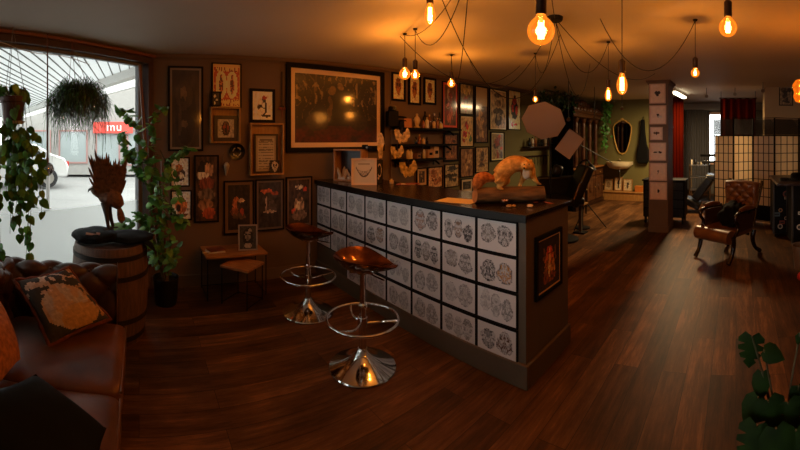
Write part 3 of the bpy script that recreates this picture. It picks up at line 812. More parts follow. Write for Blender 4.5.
# ---------------------------------------------------------------- nest tables
def wire_table(label, loc, rz, w, d_, h, ins=0):
    t = thing('side_table', label, 'side table', loc, rz, 'small wire-legged side tables')
    q = MB(); q.box((0, 0, h - .012), (w, d_, .024)); q.build('table_top', midwood, t, bevel=.004)
    for sx in (-1, 1):
        for sy in (-1, 1):
            q = MB(); q.cyl((sx * (w / 2 - .015), sy * (d_ / 2 - .015), 0), (sx * (w / 2 - .015), sy * (d_ / 2 - .015), h - .02), .006, n=8); q.build('leg', blackm, t)
    q = MB()
    for sx in (-1, 1): q.cyl((sx * (w / 2 - .015), -d_ / 2 + .015, .02), (sx * (w / 2 - .015), d_ / 2 - .015, .02), .005, n=8)
    q.cyl((-w / 2 + .015, d_ / 2 - .015, .02), (w / 2 - .015, d_ / 2 - .015, .02), .005, n=8)
    q.build('foot_rail', blackm, t)
    return t
wire_table('larger wooden side table against the picture wall holding a skull picture', (-3.765, .95, 0), pi / 2, .62, .38, .43)
wire_table('lower square wooden side table tucked under the larger one', (-3.50, .975, 0), R(42), .31, .31, .37)
skf = blobs('#3a3630', [(.5, .5, .32, .4, '#1c1814'), (.5, .6, .2, .16, '#8a8070'), (.5, .45, .12, .1, '#756b5c'), (.42, .62, .06, .05, '#100d0a'), (.58, .62, .06, .05, '#100d0a'), (.5, .15, .22, .12, '#a59a86'), (.62, .8, .08, .08, '#9a8e78')], .4, 11, 6)
picture('skull_picture', 'white framed skull portrait propped up on the larger side table', (-3.70, 1.09, .432), face(247) + .1, .195, .255, skf, fw=.013, fmat=M('aged_white_frame', '#9c9184', .5), lean=-.14, am=artg)
t = thing('magazine_stack', 'small pile of booklets on the left end of the side table', 'magazines', (-3.74, .76, .431), pi / 2 + .1)
q = MB(); q.box((0, 0, .006), (.17, .13, .012)); q.build('booklet', white, t)
q = MB(); q.box((.01, .01, .018), (.16, .12, .012), rz=.1); q.build('booklet', M('red_cover', '#6f3018', .4, var=.4, scale=20), t)
q = MB()
for i in range(5): q.box((-.11 + .01 * i, -.03 + .014 * i, .004 + .002 * i), (.07, .012, .004), rz=.4 * i)
q.build('paper_curl', cream, t)

# ---------------------------------------------------------------- barrel, bag, bird
BP = V((-3.07, -.235, 0))
t = thing('barrel', 'old oak barrel by the window behind the sofa arm', 'barrel', BP)
q = MB(); q.lathe([(0, 0), (.27, 0), (.275, .02), (.298, .2), (.31, .38), (.305, .55), (.292, .7), (.282, .74), (.265, .74), (.262, .72), (0, .72)], 40)
q.build('staves', oldwood, t)
for z, r_ in ((.06, .281), (.2, .300), (.52, .3075), (.665, .297)):
    MB().lathe([(r_, -.018), (r_ + .004, -.018), (r_ + .003, .018), (r_ - .001, .018)], 40, (0, 0, z)).build('hoop', irons, t)
# black cloth cap bag on top
def lump(cx, cy, cz_, rx, ry, rz_, seed, amp=.15, n=36):
    def f(u, v):
        a = 2 * pi * u; b = pi * v
        d_ = V((sin(b) * cos(a), sin(b) * sin(a), cos(b)))
        k = 1 + amp * nz(d_.x * 2 + seed, d_.y * 2, d_.z * 2)
        return (cx + d_.x * rx * k, cy + d_.y * ry * k, max(cz_ + d_.z * rz_ * k, cz_ - rz_ * .75))
    return f
t = thing('black_cap_bag', 'black cloth bag with a small pale emblem draped over the barrel top', 'bag', BP + V((0, 0, .742)), face(112))
q = MB(); q.grid(lump(-.12, -.03, .045, .19, .2, .055, 1), 40, 20); q.grid(lump(.15, -.02, .03, .2, .17, .04, 3), 40, 20)
q.grid(lambda u, v: (.17 + .2 * u + .02 * nz(u * 4, v * 4), -.16 + .3 * v, .05 - .14 * u ** 1.6 + .02 * nz(u * 5, v * 5, 3) + .0), 16, 12)
o = q.build('cloth', blackf, t); 
q = MB()
for dx, dz, w_ in ((-.16, .0, .05), (-.12, -.008, .035), (-.09, .004, .03)): q.box((dx, -.175, .088 + dz * .8), (w_, .016, .01), rx=.9, ry=.15)
q.build('emblem', M('pink_white_print', '#b9a39c', .6), t)

# taxidermy bird with raised wings
bp = at(112, 3.0, .79)
t = thing('taxidermy_bird', 'brown taxidermy bird of prey with raised wings standing on the barrel', 'bird', bp, face(112))
U = 3.0 / 380
def bx_(px, py, d_=0): return V(((px - 112) * U, d_, zat(py, 3.0) - .79))
q = MB()
q.tube(crom([bx_(92, 188), bx_(95, 190), bx_(100, 194), bx_(107, 196), bx_(115, 200), bx_(121, 207)]), lerp_list([.024, .038, .036, .066, .07, .035], 41), 16)
q.ball(bx_(94.5, 189.5), (.034, .032, .034), 16)
q.ball(bx_(107, 197), (.07, .055, .06), 16)
o = q.build('body', feath, t)
k = o.modifiers.new('remesh', 'REMESH'); k.mode = 'VOXEL'; k.voxel_size = .007; k.use_smooth_shade = True
q = MB(); q.tube(crom([bx_(91, 189), bx_(89, 190), bx_(88, 192.5)]), lerp_list([.012, .009, .001], 17), 10); q.build('beak', M('horn', '#2a2018', .35), t)
for s_ in (-1, 1): MB().ball(bx_(92, 187.8, s_ * .028), .006, 8).build('eye', black, t)
def feather(mb, p, dvec, side, L, w_):
    dvec = dvec.normalized(); side = (side - dvec * side.dot(dvec)).normalized(); nn = dvec.cross(side)
    out = [(0, .15), (.2, .7), (.6, 1), (.85, .8), (1, .1)]
    vs = []
    for a, b in out: vs.append(p + dvec * L * a + side * w_ * b); 
    for a, b in reversed(out): vs.append(p + dvec * L * a - side * w_ * b)
    mid = [p + dvec * L * a + nn * w_ * .35 for a, b in out]
    n0 = len(out)
    vs2 = vs + mid; fs = []
    for i in range(n0 - 1):
        fs.append((i, i + 1, 2 * n0 + i + 1, 2 * n0 + i))
        fs.append((2 * n0 - 1 - i, 2 * n0 + i, 2 * n0 + i + 1, 2 * n0 - 2 - i))
    mb.add(vs2, fs)
rnd = random.Random(3)
for wi, (root, tipc, yy) in enumerate((((104, 194), (98, 158), -.05), ((116, 196), (123, 160), .07))):
    q = MB()
    rt = bx_(root[0], root[1], yy * .5)
    for layer in range(3):
        nfe = 11 - layer
        for i in range(nfe):
            f_ = i / (nfe - 1)
            px = (89 + 22 * f_) if wi == 0 else (108 + 19 * f_)
            py = (157 - 4 * sin(f_ * 3.1) + rnd.uniform(-2, 2) + layer * 9) if wi == 0 else (164 - 4 * f_ + rnd.uniform(-1.5, 1.5) + layer * 9)
            bx0 = root[0] + (f_ - .5) * 9; by0 = root[1] - 6 + layer * 3
            a = bx_(bx0, by0, yy * .6 - layer * .008); b = bx_(px, py, yy - .02 * layer + .02 * f_)
            feather(q, a, b - a, V((1, .15, 0)), (b - a).length * rnd.uniform(.9, 1.12), .0115 - .001 * layer)
    q.build('wing', feath, t, fix=False)
q = MB()
for i in range(6):
    a = bx_(118, 204, (i - 2.5) * .006); b = bx_(119.5 + i * 1.1, 224 - abs(i - 2.5) * 1.0, (i - 2.5) * .012)
    feather(q, a, b - a, V((1, .2, 0)), (b - a).length, .016)
q.build('tail', feath, t, fix=False)
for s_, (x0, x1) in ((-1, (105, 108.5)), (1, (108, 113))):
    q = MB(); q.tube(crom([bx_(x0, 202, s_ * .02), bx_(x0 + 1.5, 213, s_ * .03), bx_(x1, 227.5, s_ * .03)]), lerp_list([.036, .02, .012], 17), 10)
    ft = bx_(x1, 228.5, s_ * .03)
    for a in (-.7, 0, .7, 3.1): q.tube([ft, ft + V((-cos(a) * .035, sin(a) * .035, .004)), ft + V((-cos(a) * .045, sin(a) * .045, -.004))], [.006, .005, .001], 6)
    q.build('leg', M('scaly_leg', '#3a2a1a', .5), t)

# ---------------------------------------------------------------- sofa
def tuft(a, b):
    p_ = abs(sin(pi * (a + b) / 2)); q_ = abs(sin(pi * (a - b) / 2))
    return (p_ * q_) ** .38
def profile(pts, t):                       # point and normal on a smooth open profile
    n = len(pts) - 1; i = min(int(t * n), n - 1); f = t * n - i
    return pts[i].lerp(pts[i + 1], f)
t = thing('sofa', 'dark brown buttoned leather sofa with rolled arm by the window', 'sofa', (0, 0, 0))
SX0, SX1, SYB, SYF = -2.55, -.62, -1.02, -.10
def sweep(prof2, origin, across, along, length, nt, amp, sp, name, tmax=.62, caps=True, mat=sleather):
    P = crom([V((a, b, 0)) for a, b in prof2], 10)
    cum = [0]
    for i in range(1, len(P)): cum.append(cum[-1] + (P[i] - P[i - 1]).length)
    T = cum[-1]
    def pt(t_):
        s_ = t_ * T
        for i in range(1, len(P)):
            if cum[i] >= s_ - 1e-9: break
        f = (s_ - cum[i - 1]) / max(cum[i] - cum[i - 1], 1e-9)
        p_ = P[i - 1].lerp(P[i], f); d_ = (P[i] - P[i - 1]).normalized()
        return p_, V((-d_.y, d_.x, 0))
    nv = 60
    def f(u, v):
        p_, n_ = pt(v)
        k = tuft(u * length / sp, v * T / sp) if v < tmax else .9
        d_ = amp * (k - 1)
        p_ = p_ + n_ * d_
        e = 1.0
        return origin + across * p_.x + V((0, 0, p_.y)) + along * (u * length)
    q = MB(); q.grid(f, nt, nv)
    if caps:
        for e in (0, 1):
            q.add([origin + across * P[i].x + V((0, 0, P[i].y)) + along * (e * length) for i in range(len(P))], [tuple(range(len(P)))])
    q2 = q
    na = int(length / sp)
    for i in range(na + 1):
        for j in range(int(T / sp) + 1):
            if (i + j) % 2 == 0 and j * sp / T < tmax and 0 < j:
                p_, n_ = pt(j * sp / T); p_ = p_ - n_ * (amp * .75)
                c = origin + across * p_.x + V((0, 0, p_.y)) + along * (i * sp)
                q2.ball(tuple(c), .009, 8)
    return q.build(name, mat, t, angle=60, fix=False)
# profile: x = outward, y = height; inner face, roll, outer face
prof_arm = [(0, .36), (0, .5), (.0, .62), (.01, .70), (.06, .755), (.13, .745), (.175, .68), (.165, .62), (.13, .58), (.12, .4), (.12, .1)]
sweep(prof_arm, V((-2.36, SYB + .06, 0)), V((-1, 0, 0)), V((0, 1, 0)), .82, 90, .045, .128, 'arm')
sweep(prof_arm, V((-2.44, -.80, 0)), V((0, -1, 0)), V((1, 0, 0)), 1.82, 170, .045, .128, 'backrest')
def cushion(c, d_, bulge=.03, n=24, puff=.05):
    q = MB()
    hx, hy, hz = d_[0] / 2, d_[1] / 2, d_[2] / 2
    def f(u, v):
        x = 2 * u - 1; y = 2 * v - 1
        e = (1 - abs(x) ** 8) * (1 - abs(y) ** 8)
        return x, y, e
    def top(sg):
        def g(u, v):
            x, y, e = f(u, v)
            z = hz * (.55 + .45 * max(e, 0) ** .25) + bulge * (1 - x * x) * (1 - y * y)
            k = 1 - .03 * (1 - max(e, 0) ** .3)
            return (c[0] + x * hx, c[1] + y * hy, c[2] + sg * z + .006 * nz(x * 2 + c[0], y * 2, c[1]))
        return g
    q.grid(top(1), n, n); q.grid(top(-1), n, n)
    bd = [(-1, -1), (1, -1), (1, 1), (-1, 1)]
    return q
def seat_cushion(x0, x1, y0, y1, z0, z1):
    nx = 30; q = MB()
    cx_, cy_ = (x0 + x1) / 2, (y0 + y1) / 2; hx, hy, hz = (x1 - x0) / 2, (y1 - y0) / 2, (z1 - z0) / 2
    def sq(u, v):
        a = 2 * pi * u; b = pi * (v - .5)
        def sp_(w_, m_): return math.copysign(abs(w_) ** m_, w_)
        cb_, sb_ = max(cos(b), 0), sin(b)
        x = sp_(cos(a), .18) * cb_ ** .22; y = sp_(sin(a), .18) * cb_ ** .22; z = sp_(sb_, .35)
        z2 = z * hz + .025 * (1 - x * x) * (1 - y * y) * (1 if z > 0 else 0)
        return (cx_ + x * hx, cy_ + y * hy, (z0 + z1) / 2 + z2)
    q.grid(sq, 96, 40)
    return q
for i, (x0, x1) in enumerate(((-2.35, -1.7), (-1.695, -1.15), (-1.145, -.62))):
    o = seat_cushion(x0, x1, -.80, -.075, .27, .43).build('seat_cushion', leather, t, angle=50)
    q = MB(); q.tube([(x0 + .02, -.082, .405), (x1 - .02, -.082, .405)], .006, 8); q.build('piping', M('worn_piping', '#6a4630', .4), o)
q = MB(); q.box((-1.5, -.48, .2), (1.86, .76, .16)); q.build('seat_frame', sleather, t, bevel=.02)
for x in (-2.4, -.7):
    for y in (-.14, -.85):
        MB().lathe([(.0, 0), (.022, 0), (.035, .06), (.03, .12), (0, .12)], 16, (x, y, 0)).build('foot', darkwood, t)

def pillow(name, label, corners, mat, bulge=.09, cf=None, n=28, fringe=None, cat='cushion'):
    A, B, C, D = [V(c) for c in corners]          # around the outline
    cen = (A + B + C + D) / 4
    nn = ((C - A).cross(D - B)).normalized()
    t = thing(name, label, cat, cen)
    q = MB()
    def f(sg):
        def g(u, v):
            p_ = A.lerp(B, u).lerp(D.lerp(C, u), v)
            x, y = 2 * u - 1, 2 * v - 1
            pin = 1 - .10 * (1 - x * x) * y ** 4 - .10 * (1 - y * y) * x ** 4
            p_ = cen + (p_ - cen) * pin
            e = max(0, (1 - x * x)) ** .45 * max(0, (1 - y * y)) ** .45
            return p_ + nn * sg * bulge * e * (1 + .08 * nz(u * 4, v * 4, 2)) - cen
        return g
    q.grid(f(1), n, n, cf=cf); q.grid(f(-1), n, n, cf=cf)
    q.build('cover', mat, t, angle=80, fix=(cf is None))
    if fringe:
        q = MB(); path = []
        for a, b in ((A, B), (B, C), (C, D), (D, A)):
            for k in range(12):
                p_ = a.lerp(b, k / 12); u = 2 * k / 12 - 1
                p_ = cen + (p_ - cen) * (1 - .10 * (1 - u * u))
                path.append(p_ - cen)
        q.tube(path, [.013 + .004 * sin(i * 2.3) for i in range(len(path))], 8, closed=True)
        q.build('fringe', fringe, t)
    return t
def floral(u, v):
    c = lin('#38352f')
    if ell(u + .05 * nz(u * 5, v * 5), v + .05 * nz(u * 5, v * 5, 3), .52, .62, .38, .36) < 1: c = lin('#c09a70') if nz(u * 6, v * 6, 5) > -.1 else lin('#b8a590')
    if ell(u, v, .6, .8, .3, .18) < 1: c = lin('#bd9258')
    n_ = nz(u * 9, v * 9, 1)
    if v < .35 and n_ > .12: c = lin('#cdb096')
    if u > .8 and n_ > .15: c = lin('#a87c4c')
    if ell(u, v, .3, .25, .18, .1) < 1 and n_ > -.1: c = lin('#b99a80')
    t_ = 1 + .35 * nz(u * 22, v * 22, 7)
    return tuple(x * t_ for x in c)
furx = 0
fabart = art_mat('printed_velvet', .85)
pillow('floral_cushion', 'square floral velvet cushion with brown fringe leaning on the sofa arm', [(-2.13, -.727, .72), (-2.306, -.43, .765), (-2.22, -.165, .50), (-1.975, -.475, .445)], fabart, .075, floral, 40, M('rust_fringe', '#6b3417', .9, var=.3, scale=40, bump=.5))
pillow('black_cushion', 'large plain black cushion lying on the near seat of the sofa', [(-1.40, -.12, .485), (-1.33, -.37, .70), (-.93, -.60, .80), (-.98, -.14, .47)], blackf, .07)
pillow('orange_cushion', 'shaggy orange-tan cushion against the sofa back at the picture edge', [(-1.80, -.58, .46), (-1.86, -.72, .72), (-1.46, -.74, .76), (-1.38, -.60, .50)], M('shaggy_tan', '#a8652c', .95, var=.35, scale=40, bump=.9), .07)

# ---------------------------------------------------------------- plants
def leaf(mb, p, d_, up, L, w_, kind=0, m=0):
    d_ = d_.normalized(); side = d_.cross(up)
    side = side.normalized() if side.length > 1e-4 else d_.orthogonal().normalized()
    n_ = side.cross(d_)
    if kind == 1: out = [(0, .0), (-.08, .45), (.12, .95), (.4, 1), (.7, .6), (1, 0)]          # heart
    elif kind == 2: out = [(0, .0), (-.1, .5), (.1, 1), (.22, .98), (.24, .45), (.34, .98), (.46, .95), (.47, .4), (.58, .85), (.7, .72), (.7, .3), (.82, .5), (1, 0)]   # split leaf
    else: out = [(0, 0), (.2, .7), (.45, 1), (.75, .7), (1, 0)]
    n0 = len(out); vs = []; fs = []
    for a, b in out: vs.append(p + d_ * L * a + side * w_ * b - n_ * (w_ * .25 * b + L * .18 * a * a))
    for a, b in out: vs.append(p + d_ * L * a - side * w_ * b - n_ * (w_ * .25 * b + L * .18 * a * a))
    for a, b in out: vs.append(p + d_ * L * max(a, 0) - n_ * (L * .18 * a * a))
    for i in range(n0 - 1):
        fs.append((i, i + 1, 2 * n0 + i + 1, 2 * n0 + i)); fs.append((n0 + i + 1, n0 + i, 2 * n0 + i, 2 * n0 + i + 1))
    mb.add(vs, fs, m)
def rv(rnd, s=1): return V((rnd.uniform(-s, s), rnd.uniform(-s, s), rnd.uniform(-s, s)))

# climbing plant in the black pot
rnd = random.Random(11)
PP = V((-3.6, .255, 0))
t = thing('climbing_plant', 'tall leafy climbing plant on stakes in a black pot in the window corner', 'plant', PP)
q = MB(); q.lathe([(0, 0), (.1, 0), (.112, .06), (.122, .25), (.128, .255), (.118, .255), (.114, .22), (0, .22)], 28); q.build('pot', potblack, t)
q = MB()
for sx in (-.03, .045): q.cyl((sx, 0, .2), (sx * 1.2 + .0, -.04, 1.35), .008, n=8)
q.tube([V((.0, -.02, .2)), at(147, 3.55, 1.3) - PP, at(139.5, 3.5, 2.24) - PP], .015, 8)
q.build('stake', M('bamboo_stake', '#7a4420', .5), t)
stems = [[(165, 280), (152, 240), (150, 200), (148, 160), (130, 118), (118, 108)], [(166, 280), (160, 230), (158, 190), (154, 150), (152, 120), (168, 105)],
         [(164, 282), (150, 235), (140, 215), (125, 232), (112, 226)], [(168, 280), (170, 240), (163, 200), (166, 165), (182, 150), (190, 148)], [(163, 280), (158, 250), (162, 220), (160, 185), (150, 168), (135, 150)],
         [(150, 190), (138, 170), (128, 152), (122, 130)], [(165, 200), (176, 214), (186, 222)], [(160, 150), (172, 176), (180, 200)], [(167, 280), (172, 262), (176, 248)]]
q = MB(); ql = MB()
for k, st in enumerate(stems):
    rr = 3.5 + .04 * (k % 3)
    P = crom([at(x, rr + rnd.uniform(-.06, .06), zat(y, rr)) - PP for x, y in st], 7)
    q.tube(P, lerp_list([.007, .004, .002], len(P)), 6)
    for i in range(3, len(P)):
        for _ in range(2):
            p_ = P[i] + rv(rnd, .02)
            if p_.z < .3 : continue
            d_ = rv(rnd) + V((.5, 0, -.25))
            L = rnd.uniform(.05, .1) * (1.25 if k in (0, 2, 5) else 1)
            leaf(ql, p_, d_, V((.4, 0, 1)) + rv(rnd, .4), L, L * rnd.uniform(.3, .42), 2 if (k in (0, 2, 5) and rnd.random() < .5) else rnd.choice((0, 1)), 0 if rnd.random() < .6 else 1)
q.build('stem', stemm, t)
ql.build('foliage', [leafm, leafm2], t, fix=False)

# trailing ivy in hanging pot
HP = at(13, 2.6, zat(122, 2.6))
t = thing('hanging_ivy', 'dense trailing ivy in a brown pot hanging at the left end of the window', 'plant', HP)
q = MB(); q.lathe([(0, 0), (.06, 0), (.066, .01), (.08, .13), (.09, .135), (.092, .17), (.084, .172), (.078, .14), (0, .13)], 28); q.build('pot', terra, t)
q = MB(); q.lathe([(0, -.012), (.07, -.012), (.085, .005), (.08, .004), (.066, -.004), (0, -.004)], 28); q.build('saucer', white, t)
q = MB()
top = V((0, 0, 2.40 - HP.z)) + (at(13, 2.86) - at(13, 2.6))
for a in (0, 2.1, 4.2): q.tube([V((.088 * cos(a), .088 * sin(a), .165)), top], .0022, 5)
q.build('hanger', M('grey_cord', '#77716a', .7), t)
q = MB(); ql = MB()
for k in range(24):
    a = rnd.uniform(0, 2 * pi)
    base = V((.07 * cos(a), .07 * sin(a), .17))
    px = rnd.uniform(-8, 42) if k > 6 else rnd.uniform(20, 44); rr = 2.55 + rnd.uniform(-.12, .12)
    py = (rnd.uniform(195, 262) if px < 30 else rnd.uniform(160, 225))
    end = at(px, rr, zat(py, rr)) - HP
    mid = V((end.x * .75 + base.x * .3, end.y * .75 + base.y * .3, .12))
    mid2 = V((end.x, end.y, end.z * .5))
    P = crom([base, base * 1.25 + V((0, 0, .01)), V((base.x * .6 + end.x * .5, base.y * .6 + end.y * .5, -.05)), mid2 + rv(rnd, .02), end], 8)
    q.tube(P, .0016, 5)
    for i in range(2, len(P)):
        if rnd.random() < .58 and (P[i].z < -.03 or rnd.random() < .22):
            L = rnd.uniform(.05, .085)
            leaf(ql, P[i] + rv(rnd, .015), rv(rnd, .7) + V((0, 0, -.9)), V((.9, .3, .3)) + rv(rnd, .6), L, L * .36, 1, 0 if rnd.random() < .7 else 1)
q.build('stem', stemm, t)
ql.build('foliage', [leafm, leafm2], t, fix=False)

# bushy hanging cactus in basket
HB = at(78, 3.0, zat(103, 3.0))
t = thing('hanging_mistletoe_cactus', 'round bushy mass of thin drooping stems hanging from the rail in mid-window', 'plant', HB)
q = MB(); q.lathe([(0, 0), (.07, 0), (.1, .07), (.105, .11), (.098, .11), (.09, .07), (0, .05)], 24); q.build('basket', M('dark_basket', '#2b2418', .8), t)
q = MB(); tp = wx(1.0, .055, 2.41); tp = at(72, 3.30, 2.38) - HB
for a in (0, 2.1, 4.2): q.tube([V((.1 * cos(a), .1 * sin(a), .1)), tp], .002, 5)
q.tube([tp, tp + V((0, 0, .03))], .005, 6)
q.build('hanger', M('orange_cord', '#7a3d20', .6), t)
q = MB()
rg = face(78)
for k in range(460):
    a = rnd.uniform(0, 2 * pi); el_ = rnd.uniform(-.9, 1.4); r_ = rnd.uniform(.08, .2)
    b0_ = V((.06 * cos(a), .06 * sin(a), .09))
    d_ = V((cos(a) * cos(el_), sin(a) * cos(el_), sin(el_)))
    p1 = b0_ + d_ * r_ * .65
    p2 = p1 + V((d_.x * .07, d_.y * .07, -.03 - rnd.uniform(0, .08)))
    drop = min(.42, .02 + rnd.expovariate(1 / .12))
    p3 = p2 + V((rnd.uniform(-.05, .05), rnd.uniform(-.05, .05), -drop))
    q.tube([b0_, p1, p2, p3], [.0026, .0022, .0018, .0012], 3, m=(0 if rnd.random() < .7 else 1), caps=False)
    for _ in range(2): q.tube([p2, p2 + V((rnd.uniform(-.07, .07), rnd.uniform(-.07, .07), -rnd.uniform(.03, .14)))], [.0018, .001], 3, m=0, caps=False)
for k in range(260):
    a = rnd.uniform(0, 2 * pi); r_ = rnd.uniform(.0, .17); z0 = rnd.uniform(-.02, .2)
    b0_ = V((r_ * cos(a), r_ * sin(a), z0 - r_ * .3)); dz = rnd.uniform(.08, .26)
    q.tube([b0_, b0_ + V((rnd.uniform(-.05, .05), rnd.uniform(-.05, .05), -dz * .5)), b0_ + V((rnd.uniform(-.08, .08), rnd.uniform(-.08, .08), -dz))], [.0024, .002, .0012], 3, m=(0 if rnd.random() < .7 else 1), caps=False)
q.build('foliage', [leafd, leafm], t, fix=False)

# glass ball on a cord in the window
gb = at(47.5, 3.05, zat(169, 3.05))
t = thing('hanging_glass_ball', 'small glass ball hanging on a red-brown rod in the window', 'ornament', gb)
MB().ball((0, 0, 0), .055, 24).build('glass', glass_mat('smoky_glass', (.42, .36, .34), .2), t)
q = MB(); q.tube([(0, 0, .05), (0, 0, .09)], .012, 8); q.tube([V((0, 0, .08)), V((0, 0, 2.4 - gb.z))], .006, 8); q.build('rod', M('rusty_rod', '#6b3a28', .6), t)
q = MB(); q.ball((.012, 0, -.008), (.016, .01, .006), 8); q.build('charm', M('orange_charm', '#c06a2c', .5), t)

# dark monstera at the lower right
MP = V((.17, 1.42, 0))
t = thing('monstera_plant', 'dark green split-leaf plant at the lower right edge of the view', 'plant', MP)
q = MB(); q.lathe([(0, 0), (.1, 0), (.13, .26), (.135, .28), (.122, .28), (.118, .24), (0, .24)], 28); q.build('pot', potblack, t)
q = MB(); ql = MB()
def ml(px, py, r_, L, w_, d2, kind=2):
    p_ = at(px, r_, zat(py, r_)) - MP
    ql_d = V(d2)
    leaf(ql, p_, ql_d, V((0, -.8, .5)), L, w_, kind, 0)
    q.tube(crom([V((0, 0, .25)), V((p_.x * .4, p_.y * .4, p_.z * .7)), p_]), .004, 6)
ml(752, 336, 1.42, .125, .05, (-.1, -.1, -1))
ml(764, 350, 1.4, .085, .035, (.8, -.2, -.3), 1)
ml(762, 372, 1.42, .11, .035, (-.1, -.3, -1), 1)
ml(758, 397, 1.38, .12, .045, (-.5, -.3, -1), 1)
ml(768, 400, 1.36, .13, .06, (.3, -.3, -1), 2)
ml(788, 402, 1.38, .13, .06, (.3, -.4, -1), 2)
ml(799, 385, 1.42, .12, .05, (.5, -.2, -1), 2)
ml(757, 425, 1.3, .14, .06, (-.3, -.4, -1), 2)
ml(776, 428, 1.28, .14, .065, (.2, -.4, -1), 1)
ml(800, 332, 1.45, .09, .04, (.7, -.1, -.5), 2)
ml(796, 430, 1.3, .14, .06, (.3, -.4, -1), 2)
q.build('stem', stemm, t)
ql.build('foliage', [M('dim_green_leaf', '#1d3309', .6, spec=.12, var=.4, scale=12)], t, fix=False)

# ---------------------------------------------------------------- things on the counter
LP = V((-1.60, 2.37, CT)); LA = atan2(.40, .37)
t = thing('log', 'cut log lying on the counter under the ginger taxidermy', 'log', LP, LA)
q = MB()
def logf(u, v):
    a = 2 * pi * u; x = -.27 + .54 * v
    r_ = .056 + .006 * nz(cos(a) * 1.5, sin(a) * 1.5, x * 5) + .003 * nz(cos(a) * 5, sin(a) * 5, x * 9)
    return (x + .012 * cos(a + .5) * (1 if v > .5 else -1) * abs(2 * v - 1), r_ * 1.15 * cos(a), .056 + r_ * sin(a) * .98)
q.grid(logf, 40, 24); q.build('bark', barkm, t)
for v, nm in ((0, 0), (1, 1)):
    q = MB(); n_ = 28
    q.add([logf(k / n_, v) for k in range(n_)] + [(-.27 + .54 * v + (.003 if v else -.003), 0, .056)], [(k, (k + 1) % n_, n_) for k in range(n_)]); q.build('cut_end', M('cut_wood', '#a8703a', .7, var=.2, scale=15), t)

def fp(px, py, d_=0):                      # point in the taxidermy's own frame: x along the log, -y toward the visitor
    return V(((px - 509) * .0069, d_, EYE - 2.86 * (py - 140) / 380 - CT))
t = thing('taxidermy_marten', 'ginger taxidermy marten arched over a log on the counter, head turned back', 'animal', LP, LA)
q = MB()
q.tube(crom([fp(491, 178), fp(496, 177), fp(502, 170.5), fp(510, 165), fp(518, 164), fp(526, 166), fp(532, 170)]), lerp_list([.034, .064, .068, .066, .062, .056, .046], 49), 18)
q.tube(crom([fp(530, 168), fp(529, 166, -.04), fp(525.5, 165.5, -.075)]), lerp_list([.042, .04, .038], 17), 16)       # neck bends toward the viewer
q.ball(fp(524.5, 165.5, -.08), (.042, .036, .036), 18)
q.tube([fp(524, 166.5, -.085), fp(520.5, 167.3, -.115)], [.022, .012], 12)                 # muzzle
for hx, hy, dx in ((495, -.028, 0), (501, .03, 0)):                                        # hind legs
    q.tube(crom([fp(hx, 177, hy), fp(hx + 4.5, 181.5, hy), fp(hx - .5, 185.5, hy), fp(hx + 2, 188, hy)]), lerp_list([.05, .03, .014, .012], 25), 12)
    q.ball(fp(hx + 3.5, 188.3, hy), (.02, .012, .008), 10)
for pth in (((531, 170, -.02), (534, 177, -.02), (538.5, 182.5, -.02), (540.5, 184.5, -.02)), ((527, 170, .02), (524.5, 178, .02), (521, 184, .015), (519.5, 187, .015))):
    q.tube(crom([fp(*p_) for p_ in pth]), lerp_list([.04, .024, .014, .012], 25), 12)
    e = fp(*pth[-1]); q.ball(e + V((.008, 0, -.002)), (.019, .012, .008), 10)
for s_ in (-1, 1): q.ball(fp(526.5 + s_ * 3.2, 160.6, -.078 + s_ * .012), (.012, .008, .012), 10)
o = q.build('body', [furm], t)
k = o.modifiers.new('remesh', 'REMESH'); k.mode = 'VOXEL'; k.voxel_size = .0055; k.use_smooth_shade = True
k = o.modifiers.new('smooth', 'SMOOTH'); k.factor = .5; k.iterations = 3
q = MB(); q.tube(crom([fp(492, 178.5), fp(487, 178), fp(481, 177), fp(475.5, 179), fp(472, 185), fp(471.5, 190)]), lerp_list([.024, .03, .044, .05, .038, .012], 41), 14)
q.build('tail', M('dark_ginger_fur', '#a3521c', .95, var=.4, scale=35, bump=1, col2='#b86e2c'), t)
q = MB(); q.ball(fp(525.5, 173, -.062), (.036, .03, .046), 16); q.build('bib', furw, t)
MB().ball(fp(519.6, 167, -.124), .007, 8).build('nose', black, t)
MB().ball(fp(520.6, 163.8, -.104), .005, 8).build('eye', black, t)
MB().ball(fp(525.5, 163.8, -.115), .005, 8).build('eye', black, t)

def ontop(px, py): r_ = rfloor(py, CT); return at(px, r_, CT + .001)
p_ = ontop(458, 201)
q = MB(); q.box((0, 0, .001), (.30, .21, .0015)); 
tag(q.build('paper_sheet', M('white_paper', '#cdb596', .6), loc=p_, rz=.25), 'white paper sheet lying on the counter beside the log', 'paper')
# lit votive, shells, feathers
p_ = ontop(505, 204)
t = thing('lotus_candle_holder', 'small lotus-shaped candle holder in front of the log', 'candle holder', p_)
q = MB(); q.lathe([(0, 0), (.02, 0), (.035, .008), (.037, .012), (.02, .01), (0, .008)], 20); q.build('dish', M('bronze_dish', '#3a2616', .4, metal=.5), t)
q = MB()
for k in range(8):
    a = k * pi / 4; leaf(q, V((.006 * cos(a), .006 * sin(a), .012)), V((cos(a), sin(a), 1.2)), V((-cos(a), -sin(a), .4)), .03, .011)
q.build('petal', M('pink_petal', '#cf9a7a', .5), t, fix=False)
rnd = random.Random(8)
for px, py, s_, col, lab in ((509, 207.5, .022, '#b08348', 'small tan shell farther left of the counter corner'), (514, 207, .016, '#c79a60', 'small pale shell in the middle of the counter corner'), (530, 207.5, .024, '#d5b48a', 'pale stone lying closest to the counter corner')):
    p_ = ontop(px, py)
    q = MB(); q.grid(lump(0, 0, s_ * .45, s_, s_ * .7, s_ * .5, px, .5), 14, 8)
    tag(q.build('pebble', M('shell_' + str(px), col, .6, var=.2, scale=30), loc=p_), lab, 'pebble', 'small curios on the counter corner')
